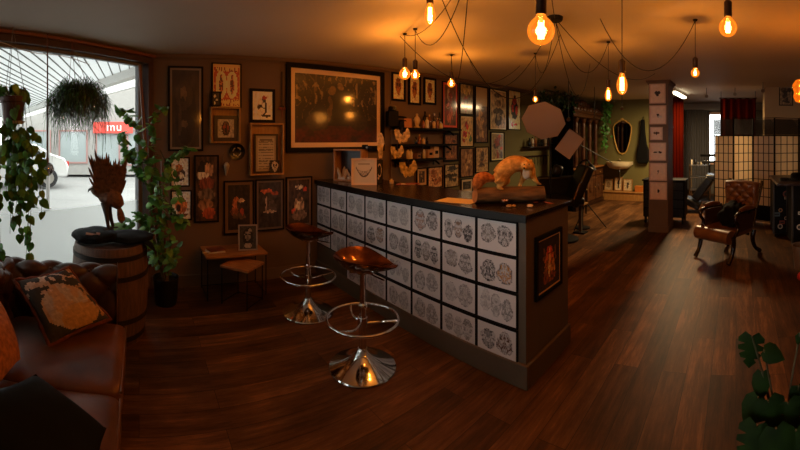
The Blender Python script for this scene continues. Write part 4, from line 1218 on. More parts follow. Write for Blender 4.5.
p_ = ontop(543, 203)
q = MB(); leaf(q, V((0, 0, .01)), V((1, .2, .0)), V((0, 0, 1)), .12, .02); leaf(q, V((-.02, -.02, .008)), V((-1, .3, 0)), V((0, 0, 1)), .09, .015)
tag(q.build('dried_leaf', M('dried_leaf_red', '#9c4a22', .8), loc=p_, fix=False), 'reddish dried leaves lying at the right end of the log', 'leaf')
p_ = ontop(404, 184.5)
t = thing('leaflet_fan', 'fan of red and cream leaflets on the counter under the shelves', 'leaflets', p_, .6)
for k in range(3): MB().box((.04 * k, .02 * k, .002 + .002 * k), (.15, .1, .002), rz=.25 * k).build('leaflet', [M('red_leaflet', '#8a3018', .4), cream, M('red_leaflet', '#8a3018', .4)][k], t)

# left end of the counter: crate, crystals, necklace card
t = thing('display_crate', 'open pale wood crate with pale crystals standing at the wall end of counter', 'crate', (-3.72, 2.36, CT + .001), .52)
q = MB(); q.frame(.36, .36, .018, -.16, .0, c=(0, .18)); q.box((0, -.004, .18), (.35, .008, .35), m=1); q.build('crate', [ltwood, darkwood], t, bevel=.002)
q = MB(); q.box((-.225, -.02, .18), (.06, .04, .36)); q.build('side_plank', M('grey_weathered_plank', '#7a684f', .6, var=.2, scale=5, stretch=(6, 6, 1)), t)
rnd = random.Random(5)
for (x, y, s_, lab) in ((-.09, -.1, .9, 'pale crystal cluster on the left inside the wood crate'), (.02, -.08, 1.1, 'tallest pale crystal cluster inside the wood crate'), (.1, -.1, .8, 'small pale crystal cluster on the right inside the wood crate')):
    q = MB()
    for k in range(7):
        a = rnd.uniform(0, 2 * pi); l_ = rnd.uniform(.07, .17) * s_; r_ = rnd.uniform(.012, .022)
        d_ = V((cos(a) * .4, sin(a) * .3, 1)).normalized()
        b_ = V((cos(a) * .02, sin(a) * .02, 0))
        q.tube([b_, b_ + d_ * l_ * .75, b_ + d_ * l_], [r_, r_, .002], 6)
    q.box((0, 0, .012), (.09, .07, .024))
    X = Matrix.Translation((-3.72, 2.36, CT + .02)) @ Matrix.Rotation(.52, 4, 'Z')
    o = q.build('crystal_cluster', M('milky_crystal', '#b9a68c', .35, var=.15), loc=X @ V((x, y, 0)), rz=.52)
    tag(o, lab, 'crystal', 'crystals in the wood crate')
def necklace(u, v):
    c = lin('#c9bda6')
    if u < .06 or u > .94 or v < .06 or v > .94: return lin('#d8c3a0')
    x = (u - .5)
    if abs(v - (.30 + 3.2 * x * x)) < .03 and abs(x) < .34: return lin('#4a423a')
    if .30 + 3.2 * x * x < v < .52 + 1.2 * x * x and abs(x) < .36: return lin('#8f8476') if nz(u * 22, v * 22) > -.05 else lin('#b8ac98')
    if .78 < v < .86 and .25 < u < .75: return lin('#9d937f')
    return c
p_ = at(364, 3.92, CT + .001)
picture('necklace_display', 'square white boxed necklace display standing on the counter', p_, face(364), .262, .275, necklace, fw=.012, fd=.03, fmat=M('white_box_frame', '#d9b894', .5), nx=40, ny=40, lean=-.06)
p_ = at(379.5, 4.1, CT + .001)
def curl(u, v):
    a = ell(u, v, .5, .55, .36, .3)
    return lin('#c4b193') if (.6 < a < 1 and u > .25) or ell(u, v, .3, .2, .14, .06) < 1 else lin('#120e0b')
picture('letter_board', 'narrow black board with a pale curled letter beside the necklace display', p_, face(379), .07, .25, curl, fw=.004, fd=.012, nx=16, ny=40)
# black box and bottle behind
t = thing('black_camera_box', 'black box resting on the pale wood crate', 'box', (-3.62, 2.40, CT + .362), .3)
MB().box((.12, .0, .02), (.14, .1, .035)).box((.05, 0, .026), (.03, .08, .048)).build('case', black, t, bevel=.004)
MB().cyl((.12, -.051, .02), (.12, -.06, .02), .012, n=12).build('latch', steel, t)
def bottle(name, label, loc, h, r_, mat, capm, group=None, cat='bottle'):
    t = thing(name, label, cat, loc, 0, group)
    MB().lathe([(0, 0), (r_ * .92, 0), (r_, .008), (r_, h * .62), (r_ * .8, h * .72), (r_ * .38, h * .8), (r_ * .36, h * .88), (0, h * .88)], 16).build('body', mat, t)
    MB().lathe([(0, h * .86), (r_ * .45, h * .86), (r_ * .45, h), (0, h)], 14).build('cap', capm, t)
    return t
dgl = M('dark_glass', '#17110c', .12); crm = M('cream_plastic', '#c9ab7d', .4); amb = M('amber_jar', '#8a4f1e', .2); wh2 = M('white_plastic', '#d8cbb4', .35)
bottle('black_bottle', 'black bottle behind the necklace display', at(369.5, 4.45, CT + .001), .2, .03, dgl, black)
bottle('tea_candle', 'small pale candle standing on the counter near the letter board', at(391.5, 4.05, CT + .001), .05, .024, crm, cream, cat='candle')

# ---------------------------------------------------------------- shelves behind the counter
SD = .2
shz = [1.715, 1.495, 1.295]
shy = [(3.12, 4.32), (3.12, 4.25), (3.12, 3.98)]
shn = ['top', 'middle', 'bottom']
for z, (y0, y1), nm in zip(shz, shy, shn):
    t = thing('wall_shelf', nm + ' of the three black wall shelves behind the counter', 'shelf', (WX + .001, (y0 + y1) / 2, z), pi / 2, 'black wall shelves')
    MB().box((0, -SD / 2, -.014), (y1 - y0, SD, .028)).build('board', black, t, bevel=.002)
    for s_ in (-1, 1): MB().box((s_ * (y1 - y0) * .42, -.07, -.06), (.02, .13, .02), rx=.5).box((s_ * (y1 - y0) * .42, -.006, -.06), (.02, .012, .09)).build('bracket', blackm, t)
def on(px, k, dx=.1): 
    X_ = WX + dx; Y_ = X_ / tan(az(px)); return V((X_, Y_, shz[k] + .001))
# antique camera
t = thing('vintage_camera', 'black antique box camera with round lens at the left end of top shelf', 'camera', on(392, 0, .11), pi / 2 - .3)
MB().box((0, 0, .11), (.14, .12, .2)).box((.0, 0, .24), (.08, .08, .06)).build('case', black, t, bevel=.006)
q = MB(); q.cyl((0, -.06, .24), (0, -.1, .24), .032, .028, 18); q.build('lens', M('dark_lens_barrel', '#26221e', .2, metal=.6), t)
MB().cyl((0, -.101, .24), (0, -.104, .24), .02, n=16).build('glass', M('lens_glass', '#55585a', .05), t)
t = thing('black_telephone', 'black rotary style telephone beside the box camera on the top shelf', 'telephone', on(401, 0, .1), pi / 2)
MB().prism([(-.09, 0), (.09, 0), (.07, .07), (.03, .1), (-.03, .1), (-.07, .07)], -.07, .07).build('housing', black, t, bevel=.008)
q = MB(); q.tube(crom([(-.1, 0, .1), (-.06, 0, .135), (.06, 0, .135), (.1, 0, .1)]), lerp_list([.024, .014, .014, .024], 25), 12); q.build('handset', black, t)
t = thing('orange_card', 'plain orange card propped on the front of the top shelf', 'card', on(408, 0, .17), pi / 2)
MB().box((0, 0, .06), (.13, .004, .12), rx=-.1).build('card', M('orange_board', '#b8763a', .6), t)
t = thing('white_bust', 'small white headless dress bust on the top shelf', 'bust', on(417, 0, .12), pi / 2)
MB().lathe([(0, 0), (.05, 0), (.055, .01), (.03, .03), (.045, .07), (.055, .11), (.04, .14), (.018, .16), (.02, .19), (0, .2)], 20, sy=.7).build('torso', crm, t)
rnd = random.Random(21)
def shelf_row(name, label, k, pxs, hs, mats, dx=.12, group=None, cat='bottle'):
    for i, px in enumerate(pxs):
        bottle(name, label % ordc[i], on(px, k, dx), hs[i % len(hs)], rnd.uniform(.02, .03), mats[i % len(mats)], [black, crm, steel][i % 3], group, cat)
shelf_row('spice_jar', '%s in the front line of jars from the bust on the top shelf', 0, [423.5, 427, 430.5, 434, 437.5, 441], [.12, .15, .1], [amb, wh2, clearglass, crm], .16, 'jars on the top shelf', 'jar')
shelf_row('ink_bottle', '%s of the taller dark bottles from the bust at the back of top shelf', 0, [425, 429.5, 434.5, 439.5], [.24, .2, .22], [dgl, amb, clearglass], .06, 'dark bottles at the back of the top shelf')
shelf_row('small_jar', '%s of the small jars from the left on the middle shelf', 1, [416, 419.5, 423.5, 427], [.1, .13, .09], [dgl, amb, crm], .12, 'jars on the middle shelf', 'jar')
shelf_row('glue_bottle', '%s bottle from the left on the bottom shelf', 2, [408, 411, 421, 424], [.15, .13, .08], [crm, wh2, dgl, wh2], .12, 'bottles on the bottom shelf')
for i, (px, w_, h_, c, lab) in enumerate(((429, .1, .12, '#b98a58', 'tan box next to last on the bottom shelf'), (434.5, .11, .16, '#c9a77c', 'tall cream box at the right end of bottom shelf'), (417, .09, .07, '#7a5230', 'low brown box in the middle of bottom shelf'))):
    t = thing('carton', lab, 'box', on(px, 2, .11), pi / 2 + .1 * i)
    MB().box((0, 0, h_ / 2), (w_, .08, h_)).build('carton_body', M('carton' + str(i), c, .6), t, bevel=.003)
    MB().box((0, -.0415, h_ * .5), (w_ * .6, .002, h_ * .3)).build('carton_label', black, t)
# wing shaped painted ornaments hung from the shelf edges
def wing_orn(label, px, k, s_, flip=1):
    Y_ = (WX + SD + .012) / tan(az(px))
    t = thing('wing_ornament', label, 'ornament', (WX + SD + .014, Y_, shz[k] - .03), pi / 2 - .5, 'painted wing ornaments hung from the shelves')
    for sd in (-1, 1):
        q = MB(); out = []
        for i in range(20):
            a = 2 * pi * i / 20
            rr = .06 * (1 + .3 * sin(a * 2 * sd + .3) + .14 * cos(a * 5)) * s_
            out.append((sd * (.052 * s_) + rr * .8 * cos(a), -.085 * s_ + rr * 1.55 * sin(a)))
        q.prism(out, -.012, .0); q2 = q.build('wing', M('painted_cream_wing', '#c8a679', .55, var=.5, scale=22, col2='#d8ba8c'), t)
    MB().cyl((0, -.004, .03), (0, -.004, -.16 * s_), .008, n=8).build('spine', darkwood, t)
wing_orn('upper cream wing-shaped painted ornament hanging below the top shelf', 402, 0, .95)
wing_orn('small cream wing-shaped painted ornament hanging below the middle shelf', 397, 1, .8)
wing_orn('wide cream wing-shaped painted ornament hanging below the bottom shelf', 408, 2, 1.1)
p_ = at(380.5, 4.45, CT + .001)
t = thing('carved_foot_ornament', 'tall pale carved paddle standing between the big picture and the shelves', 'ornament', p_, face(381))
out = [(.03 * cos(a * pi / 12) * (1.6 if sin(a * pi / 12) > 0 else 1), .38 + .17 * sin(a * pi / 12)) for a in range(24)]
MB().prism(out, -.012, .012).build('blade', M('painted_cream_wing', '#c8a679', .55), t)
MB().cyl((0, 0, 0), (0, 0, .25), .02, n=10).lathe([(0, 0), (.045, 0), (.045, .015), (0, .02)], 16).build('handle', carved, t)

# shelf with spray bottles on the olive wall
Ys = WX / tan(az(534)); t = thing('small_wall_shelf', 'small dark shelf with bottles on the olive wall behind the studio softbox', 'shelf', (WX + .001, 6.95, 1.42), pi / 2)
MB().box((0, -.09, -.012), (1.2, .18, .024)).build('board', darkwood, t, bevel=.002)
MB().box((0, -.17, .05), (1.2, .008, .012)).box((-.59, -.17, .025), (.012, .008, .05)).box((.59, -.17, .025), (.012, .008, .05)).build('guard_rail', blackm, t)
for i, dy in enumerate((-.5, -.38, -.26, -.12, .02, .16, .32, .46)):
    bottle('spray_bottle', '%s bottle from the left on the small shelf behind the softbox' % ordc[i], (WX + .1, 6.95 + dy, 1.421), .17 + .02 * (i % 3), .032, [dgl, wh2, amb, dgl][i % 4], black, 'bottles on the small olive wall shelf')
for i in range(7):
    q = MB(); q.tube([(0, 0, 0), (.01, .0, -.12), (.0, .01, -.2)], [.006, .008, .003], 6)
    tag(q.build('hanging_tool', blackm, loc=(WX + .03, 6.5 + i * .13, 1.2)), '%s from left of the dark tools hanging under the small bottle shelf' % ordc[i], 'tool', 'tools hanging on the olive wall')
tag(MB().box((0, 0, 0), (.03, 1.0, .03)).build('tool_rail', darkwood, loc=(WX + .016, 6.9, 1.215)), 'dark rail on the olive wall carrying hanging tools', 'rail')

# ---------------------------------------------------------------- pendant lights
def ceil_pt(px, py):                       # where a photo point meets the sloping ceiling
    r_ = 3.0
    for _ in range(20):
        y = cos(az(px)) * r_; r_ = (cz(y) - EYE) * FOC / (CY - py)
    return at(px, r_, cz(cos(az(px)) * r_))
HUB = ceil_pt(555, 17)
t = thing('ceiling_rose', 'black round ceiling rose just behind the largest globe bulb where cords gather', 'ceiling rose', HUB)
MB().lathe([(0, -.035), (.05, -.033), (.06, -.02), (.062, 0), (0, 0)], 28).build('cover', blackm, t)
HUB2 = at(470, 2.0, cz(.8) + .0)
t = thing('ceiling_rose', 'black ceiling rose directly over the front edge of the counter, near the camera', 'ceiling rose', (HUB2.x, HUB2.y, cz(HUB2.y)))
MB().lathe([(0, -.035), (.05, -.033), (.06, -.02), (.062, 0), (0, 0)], 28).build('cover', blackm, t)
cordm = M('braided_cord', '#120c08', .6)
pin = [0]
def sag(a, b, s_, n=16):
    a, b = V(a), V(b)
    return [a.lerp(b, i / n) - V((0, 0, s_ * 4 * (i / n) * (1 - i / n))) for i in range(n + 1)]
def pendant(label, px, py, r_, dia, shape, hub, swag, hook=None, power=1.0, sock=.05):
    """bulb centre behind photo point px,py at distance r_"""
    c = at(px, r_, zat(py, r_))
    hk = V((c.x, c.y, cz(c.y)))
    t = thing('pendant_light', label, 'pendant light', c, 0, 'filament bulbs on swagged cords')
    R_ = dia / 2
    if shape == 'globe': prof = [(0, -R_)] + [(R_ * sin(a), -R_ * cos(a)) for a in [pi * k / 16 for k in range(1, 13)]] + [(R_ * .4, R_ * 1.0), (R_ * .3, R_ * 1.25)]; zt = R_ * 1.25
    else: prof = [(0, -R_ * 1.9)] + [(R_ * a, R_ * b) for a, b in ((.35, -1.82), (.65, -1.55), (.9, -1.0), (1, -.4), (.95, .2), (.75, .9), (.5, 1.5), (.38, 2.0))]; zt = R_ * 2.0
    g = MB().lathe(prof, 28).build('bulb', bulbglass, t, angle=80)
    q = MB(); n_ = 6; fh = R_ * (.55 if shape == 'globe' else 1.15)
    for k in range(n_):
        a = 2 * pi * k / n_; rr = R_ * (.2 if shape == 'globe' else .32)
        q.tube([(rr * cos(a), rr * sin(a), -fh), (rr * .8 * cos(a + .4), rr * .8 * sin(a + .4), fh)], .0034, 6)
    q.tube([(0, 0, -fh), (0, 0, fh)], R_ * .12, 6)
    q.build('filament', filament, g)
    q = MB(); q.cyl((0, 0, zt - .005), (0, 0, zt + .07), .021, n=18); q.cyl((0, 0, zt + .07), (0, 0, zt + .085), .021, .007, n=18); q.build('socket', M('dark_brass_socket', '#3a2a1c', .35, metal=.7), t)
    q = MB(); q.tube([V((0, 0, zt + .08)), V((0, 0, hk.z - c.z - .012))], .0033, 6)
    q.tube([p_ - c for p_ in sag((hk.x, hk.y, hk.z - .012), (hub.x, hub.y, cz(hub.y) - .02), swag)], .0033, 6)
    q.build('cord', cordm, t)
    MB().lathe([(0, -.014), (.016, -.012), (.02, 0), (0, 0)], 14, (0, 0, hk.z - c.z)).build('ceiling_hook', blackm, t)
    L = bpy.data.lights.new('bulb_glow', 'POINT'); L.color = BULB_COL; L.energy = BULB_W * power; L.shadow_soft_size = R_ * .45
    lo = bpy.data.objects.new('bulb_glow', L); COL.objects.link(lo); lo.parent = t; lo.location = (0, 0, 0)
    return t
pendant('elongated filament bulb at top centre, third from the window', 430, 14, 2.25, .066, 'st', HUB2, .1, power=3.0)
pendant('largest globe bulb hanging near the black ceiling rose', 541, 31, 1.42, .104, 'globe', HUB, .05, power=1.0)
pendant('large globe bulb hanging alone at upper right', 728, 27.5, 1.95, .095, 'globe', at(640, 1.9), .15, power=.4)
pendant('globe bulb in front of the skull drawings, nearest the big picture', 404.8, 74, 3.35, .1, 'globe', HUB2, .12)
pendant('smaller bulb touching its neighbour in front of the skull drawings', 415.2, 75, 3.2, .075, 'globe', HUB2, .25)
pendant('small bulb hanging over the shelf end', 451.3, 83.5, 4.25, .088, 'globe', HUB2, .45)
pendant('teardrop filament bulb hanging left of the column', 622, 84, 2.35, .07, 'st', at(650, 1.7), .12, power=.5)
pendant('small bulb just behind the teardrop bulb, left of the column', 608.3, 94.5, 3.7, .07, 'st', HUB, .35, power=1.3)
pendant('small bulb hanging in front of the strip light and right of the column', 695.2, 73, 3.0, .07, 'globe', at(600, 2.9), .4, power=.8)
pendant('small bulb just above the eight-sided studio softbox', 535.3, 99.5, 4.2, .06, 'globe', HUB, .3, power=.7)
# extra slack runs of cord between the hooks
for i, (a, b, s_, lab) in enumerate(((at(440, 2.4), at(560, 3.4), .62, 'black slack cord sagging in front of gallery prints'), (HUB, at(470, 4.6), .42, 'black cord drooping from the rose toward the gallery wall'), (HUB, at(590, 4.8), .5, 'black cord drooping from the rose toward the carved cabinet'), (HUB, at(655, 5.6), .25, 'black cord drooping from the rose toward the column top'), (at(400, 3.4), at(520, 4.9), .34, 'thin black cord sagging between shelves and softbox'))):
    a = V((a.x, a.y, cz(a.y) - .01)); b = V((b.x, b.y, cz(b.y) - .01))
    q = MB(); q.tube([p_ - a for p_ in sag(a, b, s_, 24)], .0033, 6)
    tag(q.build('slack_cord', cordm, loc=a), lab, 'cord')

# orange lantern at the right edge
c = at(802, 3.2, zat(91, 3.2))
t = thing('orange_lamp', 'glowing orange twisted glass lamp at the far right edge', 'lamp', c)
MB().lathe([(.02, -.1), (.055, -.09), (.075, -.05), (.066, -.01), (.08, .02), (.082, .05), (.055, .09), (.02, .1)], 24).build('lamp_shade', glass_mat('orange_lamp_glass', (1, .5, .12), .1, emis=(1, .24, .01), es=.35), t)
MB().cyl((0, 0, .09), (0, 0, cz(3.5) - c.z), .004, n=8).build('cord', cordm, t)
MB().ball((0, 0, 0), .016, 10).build('bulb', filament, t)
L = bpy.data.lights.new('lamp_glow', 'POINT'); L.color = BULB_COL; L.energy = BULB_W * .6; L.shadow_soft_size = .03
lo = bpy.data.objects.new('lamp_glow', L); COL.objects.link(lo); lo.parent = t

# strip light behind the column
t = thing('strip_light', 'lit fluorescent batten under the ceiling just right of the column', 'ceiling light', (-1.19, 7.95, 2.5), R(-4))
MB().box((0, 0, .045), (.09, 1.05, .05)).build('housing', white, t, bevel=.004)
MB().box((0, 0, .0), (.09, 1.0, .045)).build('tube', tubelight, t, bevel=.006)
L = bpy.data.lights.new('strip_glow', 'AREA'); L.shape = 'RECTANGLE'; L.size = .08; L.size_y = 1.0; L.color = (1, .66, .32); L.energy = 120
lo = bpy.data.objects.new('strip_glow', L); COL.objects.link(lo); lo.parent = t; lo.location = (0, 0, -.03)

# small spotlights on a cable
q = MB()
spots = [(568.5, 118, 6.4, 'left of the carved cabinet top'), (594.5, 117.5, 7.2, 'in front of the carved cabinet top'), (622, 107.5, 7.6, 'above the gilt mirror'), (706.5, 95, 7.4, 'nearest right of the strip light'), (735, 93, 7.4, 'above the dark red half curtain'), (763, 89.5, 6.6, 'beside the cream pier')]
for i, (px, py, r_, lab) in enumerate(spots):
    c = at(px, r_, zat(py, r_))
    t = thing('spotlight', 'small unlit silver spotlight ' + lab, 'spotlight', c, face(px), 'small ceiling spotlights')
    MB().cyl((0, 0, .0), (0, -.05, -.03), .022, .035, 16).build('lamp_head', steel, t)
    MB().cyl((0, 0, 0), (0, 0, cz(c.y) - c.z), .006, n=8).build('stem', blackm, t)

# ---------------------------------------------------------------- studio area
def softbox_oct(label, c, aim, R_, n, depth):
    t = thing('octagonal_softbox', label, 'softbox', c)
    d_ = (V(aim)).normalized(); X = d_.to_track_quat('-Y', 'Z').to_matrix().to_4x4() @ Matrix.Rotation(R(-14), 4, 'Y')
    q = MB()
    ring = [(R_ * cos(2 * pi * k / n + pi / n), 0, R_ * sin(2 * pi * k / n + pi / n)) for k in range(n)]
    ring2 = [(x * .25, depth, z * .25) for x, y, z in ring]
    q.add(ring + ring2, [(k, (k + 1) % n, n + (k + 1) % n, n + k) for k in range(n)] + [tuple(range(n, 2 * n))], X=X); q.build('shell', blackf, t)
    q = MB(); q.add([(x * .985, -.004, z * .985) for x, y, z in ring] + [(0, -.02, 0)], [(k, (k + 1) % n, n) for k in range(n)], X=X); q.build('diffuser', M('softbox_cloth', '#a08a7a', .85), t, fix=False)
    return t, X
OC = at(543.5, 5.2, zat(121, 5.2))
t, X = softbox_oct('large eight-sided pale softbox above the ginger taxidermy', OC, (-OC.x * .8 - .2, -OC.y, -3.3), .31, 8, .25)
q = MB(); q.tube([X @ V((0, .25, 0)), X @ V((0, .2, .22)), V((0, .2, -.35)), V((0, .2, -OC.z + .3))], .013, 8)
for a in (0, 2.1, 4.2): q.tube([(0, .2, -OC.z + .55), (.24 * cos(a), .2 + .24 * sin(a), -OC.z + .01)], .009, 8)
q.build('stand', blackm, t)
DC = at(569.5, 5.5, zat(144, 5.5))
t = thing('square_softbox', 'small square pale softbox tilted on a boom beside the carved cabinet', 'softbox', DC)
d_ = V((-DC.x + .2, -DC.y, -.4)).normalized(); X = d_.to_track_quat('-Y', 'Z').to_matrix().to_4x4() @ Matrix.Rotation(R(36), 4, 'Y')
q = MB(); hw = .135
rg_ = [(-hw, 0, -hw * 1.4), (hw, 0, -hw * 1.4), (hw, 0, hw * 1.4), (-hw, 0, hw * 1.4)]
q.add(rg_ + [(x * .3, .15, z * .3) for x, y, z in rg_], [(k, (k + 1) % 4, 4 + (k + 1) % 4, 4 + k) for k in range(4)] + [(4, 5, 6, 7)], X=X); q.build('shell', blackf, t)
q = MB(); q.add([(x * .97, -.004, z * .97) for x, y, z in rg_], [(0, 1, 2, 3)], X=X); q.build('diffuser', M('softbox_cloth', '#a08a7a', .85), t, fix=False)
sp_ = at(586, 6.7) - DC; top = V((sp_.x, sp_.y, zat(150, 6.7) - DC.z))
q = MB(); q.tube([X @ V((0, .15, 0)), top * .5 + V((0, 0, .05)), top + V((.45, .1, -.22))], .008, 8); q.build('boom', blackm, t)
q = MB(); q.tube([top, V((sp_.x, sp_.y, -DC.z + .25))], .014, 8)
for a in (.3, 2.4, 4.5): q.tube([(sp_.x, sp_.y, -DC.z + .45), (sp_.x + .36 * cos(a), sp_.y + .36 * sin(a), -DC.z + .01)], .009, 8)
q.build('stand', blackm, t)

# black client chair behind the counter
bc = at(562, 5.9)
t = thing('black_client_chair', 'black padded tattoo couch behind the end of the counter', 'chair', bc, face(562) + .25)
def pad(w_, d_, h, c, rx=0, ry=0, rz=0):
    q = MB(); X = Matrix.Translation(c) @ Matrix.Rotation(rz, 4, 'Z') @ Matrix.Rotation(ry, 4, 'Y') @ Matrix.Rotation(rx, 4, 'X')
    q.box((0, 0, 0), (w_, d_, h), X=X); return q
pad(.7, .5, .12, (-.05, 0, .62)).build('seat', blackl, t, bevel=.04)
pad(.15, .5, .66, (.26, 0, .84), ry=.42).build('backrest', blackl, t, bevel=.04)
pad(.66, .08, .34, (-.02, .26, .80), rx=.1).build('armrest', blackl, t, bevel=.03)
pad(.16, .14, .18, (-.02, .2, 1.06), ry=.3).build('headrest', blackl, t, bevel=.05)
MB().cyl((0, 0, .02), (0, 0, .58), .05, n=16).lathe([(0, 0), (.26, 0), (.26, .03), (.08, .06), (0, .06)], 24).build('pedestal', blackm, t)
MB().cyl((.12, -.26, .66), (.21, -.26, .90), .012, n=8).build('lever', M('tan_lever', '#7a5a38', .4), t)
t = thing('wooden_pedestal', 'small pale wood topped stand at the right of the black couch', 'stand', at(580.5, 6.35), 0)
MB().box((0, 0, .49), (.2, .18, .03)).build('table_top', ltwood, t, bevel=.003)
MB().box((0, 0, .24), (.05, .05, .47)).build('post', M('grey_post', '#4a4036', .5), t)
MB().box((0, 0, .012), (.2, .18, .024)).build('foot', blackm, t)
t = thing('monitor_arm_lamp', 'black curved desk lamp rising above the black couch', 'lamp', (bc.x - .02, bc.y + .85, 0))
q = MB(); q.tube(crom([(0, 0, .02), (0, 0, .9), (-.05, 0, 1.12), (.08, 0, 1.2), (.16, 0, 1.12)]), .016, 8); q.lathe([(0, 0), (.14, 0), (.14, .02), (0, .03)], 20); q.build('pole', blackm, t)
MB().lathe([(.02, .1), (.06, .06), (.09, 0), (.08, 0), (.0, .08)], 20, (.17, 0, 1.03)).build('lamp_shade', black, t)

# carved cabinet
t = thing('carved_cabinet', 'tall dark carved wood cabinet with turned columns against the olive wall', 'cabinet', (-3.655, 8.35, 0), pi / 2)
W_, D_ = 1.75, .62                      # local x along the wall, -y into the room
q = MB(); q.box((0, 0, .44), (W_ - .06, D_ - .06, .78)); q.box((0, 0, .05), (W_, D_, .1)); q.box((0, 0, .85), (W_ - .02, D_ - .02, .05)); q.build('carcass', darkwood, t, bevel=.006)
q = MB(); q.box((0, 0, .895), (W_ + .04, D_ + .04, .035)); q.build('serving_top', midwood, t, bevel=.008)
for i in (-1, 0, 1):
    x = i * .55
    q = MB(); q.box((x, -D_ / 2 + .02, .4), (.5, .03, .56)); q.frame(.5, .56, .07, -D_ / 2 - .012, -D_ / 2 + .01, c=(x, .4)); q.lathe([(0, 0), (.07, 0), (.1, .01), (.06, .025), (.02, .02), (0, .03)], 24, X=Matrix.Translation((x, -D_ / 2, .4)) @ Matrix.Rotation(pi / 2, 4, 'X')); dr = q.build('door', carved, t, bevel=.004)
    MB().ball((x + .2, -D_ / 2 - .03, .42), .014, 10).build('knob', brassm, dr)
    q = MB(); q.box((x, -D_ / 2 + .015, .76), (.5, .035, .12)); dw = q.build('drawer', carved, t, bevel=.006)
    MB().ball((x, -D_ / 2 - .02, .76), .014, 10).build('knob', brassm, dw)
q = MB(); q.box((0, .25, 1.62), (W_ - .1, .06, 1.45)); q.build('back_panel', darkwood, t)
for x, y in ((-.78, -.12), (-.42, -.1), (.02, -.1), (.42, -.1), (.78, -.12)):
    q = MB(); q.lathe([(0, 0), (.06, 0), (.06, .05), (.035, .08), (.05, .16), (.055, .3), (.04, .5), (.05, .62), (.045, .9), (.055, 1.0), (.04, 1.05), (.07, 1.1), (.075, 1.16), (0, 1.16)], 16, (x, y, .91)); q.build('column', carved, t)
q = MB(); q.box((0, .0, 2.12), (W_ + .02, .52, .1)); q.box((0, -.01, 2.19), (W_ + .08, .58, .05))
q.box((0, .02, 2.27), (W_ - .1, .42, .12))
for k in range(9):
    x = -.75 + k * .19; q.ball((x, -.22, 2.25), (.08, .05, .06 + .03 * (k % 2)), 12)
q.box((0, .05, 2.37), (.9, .3, .12)); q.ball((0, -.1, 2.4), (.2, .06, .1), 14)
q.build('cornice', carved, t, bevel=.006)
q = MB()
for x in (-.6, -.2, .2, .6): q.box((x, .2, 1.55), (.3, .03, .9)); 
q.build('cupboard_door', carved, t, bevel=.01)
rnd = random.Random(6)
t = thing('cabinet_ivy', 'dark green trailing plant over the end of the carved cabinet', 'plant', (-3.30, 9.2, 2.45))
q = MB(); ql = MB()
for k in range(16):
    b_ = V((rnd.uniform(-.1, .1), rnd.uniform(-.06, .08), 0)); e = b_ + V((rnd.uniform(-.05, .08), rnd.uniform(-.06, .06), -rnd.uniform(.4, 1.35)))
    P = crom([b_, b_ + V((.06, 0, -.05)), e], 10); q.tube(P, .003, 4)
    for p_ in P[::1]:
        leaf(ql, p_ + rv(rnd, .03), rv(rnd) + V((0, 0, -.5)), V((1, -.5, .3)) + rv(rnd, .3), rnd.uniform(.06, .1), .035, 1)
q.build('stem', stemm, t); ql.build('foliage', leafm, t, fix=False)
t = thing('leafy_garland', 'dark leafy garland hanging from the ceiling before the carved cabinet', 'plant', (-3.4, 6.75, 2.42))
ql = MB()
for k in range(240):
    leaf(ql, V((rnd.gauss(0, .12), rnd.uniform(-.6, .5), rnd.gauss(-.08, .07))), rv(rnd), V((.5, -.5, 1)) + rv(rnd, .4), rnd.uniform(.06, .12), .03, 0)
ql.build('foliage', leafd, t, fix=False)
q = MB(); q.tube([(0, -.6, .06), (0, .5, .06)], .02, 6); q.build('branch', stemm, t)
# dark hanging cloth between shelf and cabinet
def curtain(name, label, p0, p1, z0, z1, folds, amp, mat, cat='curtain', thick=.006):
    p0, p1 = V(p0), V(p1); d_ = (p1 - p0); n_ = V((-d_.y, d_.x, 0)).normalized()
    t = thing(name, label, cat, p0)
    q = MB()
    def f(off):
        return lambda u, v: d_ * u + n_ * (amp * sin(2 * pi * folds * u + .6 * sin(5 * u)) * (.75 + .25 * (1 - v)) + off) + V((0, 0, z0 + (z1 - z0) * v))
    q.grid(f(0), folds * 12, 8); q.grid(f(thick), folds * 12, 8)
    q.build('cloth', mat, t, fix=False)
    for e in (.02, .98):
        if z0 > 1: MB().cyl(tuple(d_ * e + V((0, 0, z1))), tuple(d_ * e + V((0, 0, cz(p0.y)))), .006, n=8).build('hanger', blackm, t)
    q = MB(); q.cyl(tuple(-d_ * .03 + V((0, 0, z1 + .012))), tuple(d_ * 1.03 + V((0, 0, z1 + .012))), .011, n=10); q.build('rod', blackm, t)
    return t
curtain('black_curtain', 'black cloth backdrop hanging behind the square softbox', (-3.9, 7.40, 0), (-3.3, 7.25, 0), .05, 2.3, 6, .03, blackf)
# mirror and basin on the back wall
def byw(px): return (BY * tan(az(px)), BY / cos(az(px)))
x0, r0_ = byw(622.5); zt, zb = zat(117.5, r0_), zat(154, r0_)
t = thing('gilt_mirror', 'gold framed shield-shaped mirror above the basin', 'mirror', (x0, BY - .002, zb))
hh = zt - zb
sh = [(0, 0), (.07, .015), (.13, .10), (.2, .35), (.245, .62), (.25, .78), (.2, .88), (.1, .95), (.05, .985), (0, 1.0)]
out = [(x * 1.0, z * hh * .93) for x, z in sh] + [(-x, z * hh * .93) for x, z in reversed(sh[1:-1])]
q = MB(); q.prism([(x * .93, .03 + z * .94) for x, z in out], -.02, -.001); q.build('glass', M('mirror_glass', '#9a948c', .04, metal=1), t)
q = MB(); q.tube([(x, -.022, z + .01) for x, z in out], .017, 8, closed=True)
q.ball((0, -.025, hh * .95), (.05, .015, .035), 12); q.ball((0, -.025, 0), (.03, .012, .02), 10)
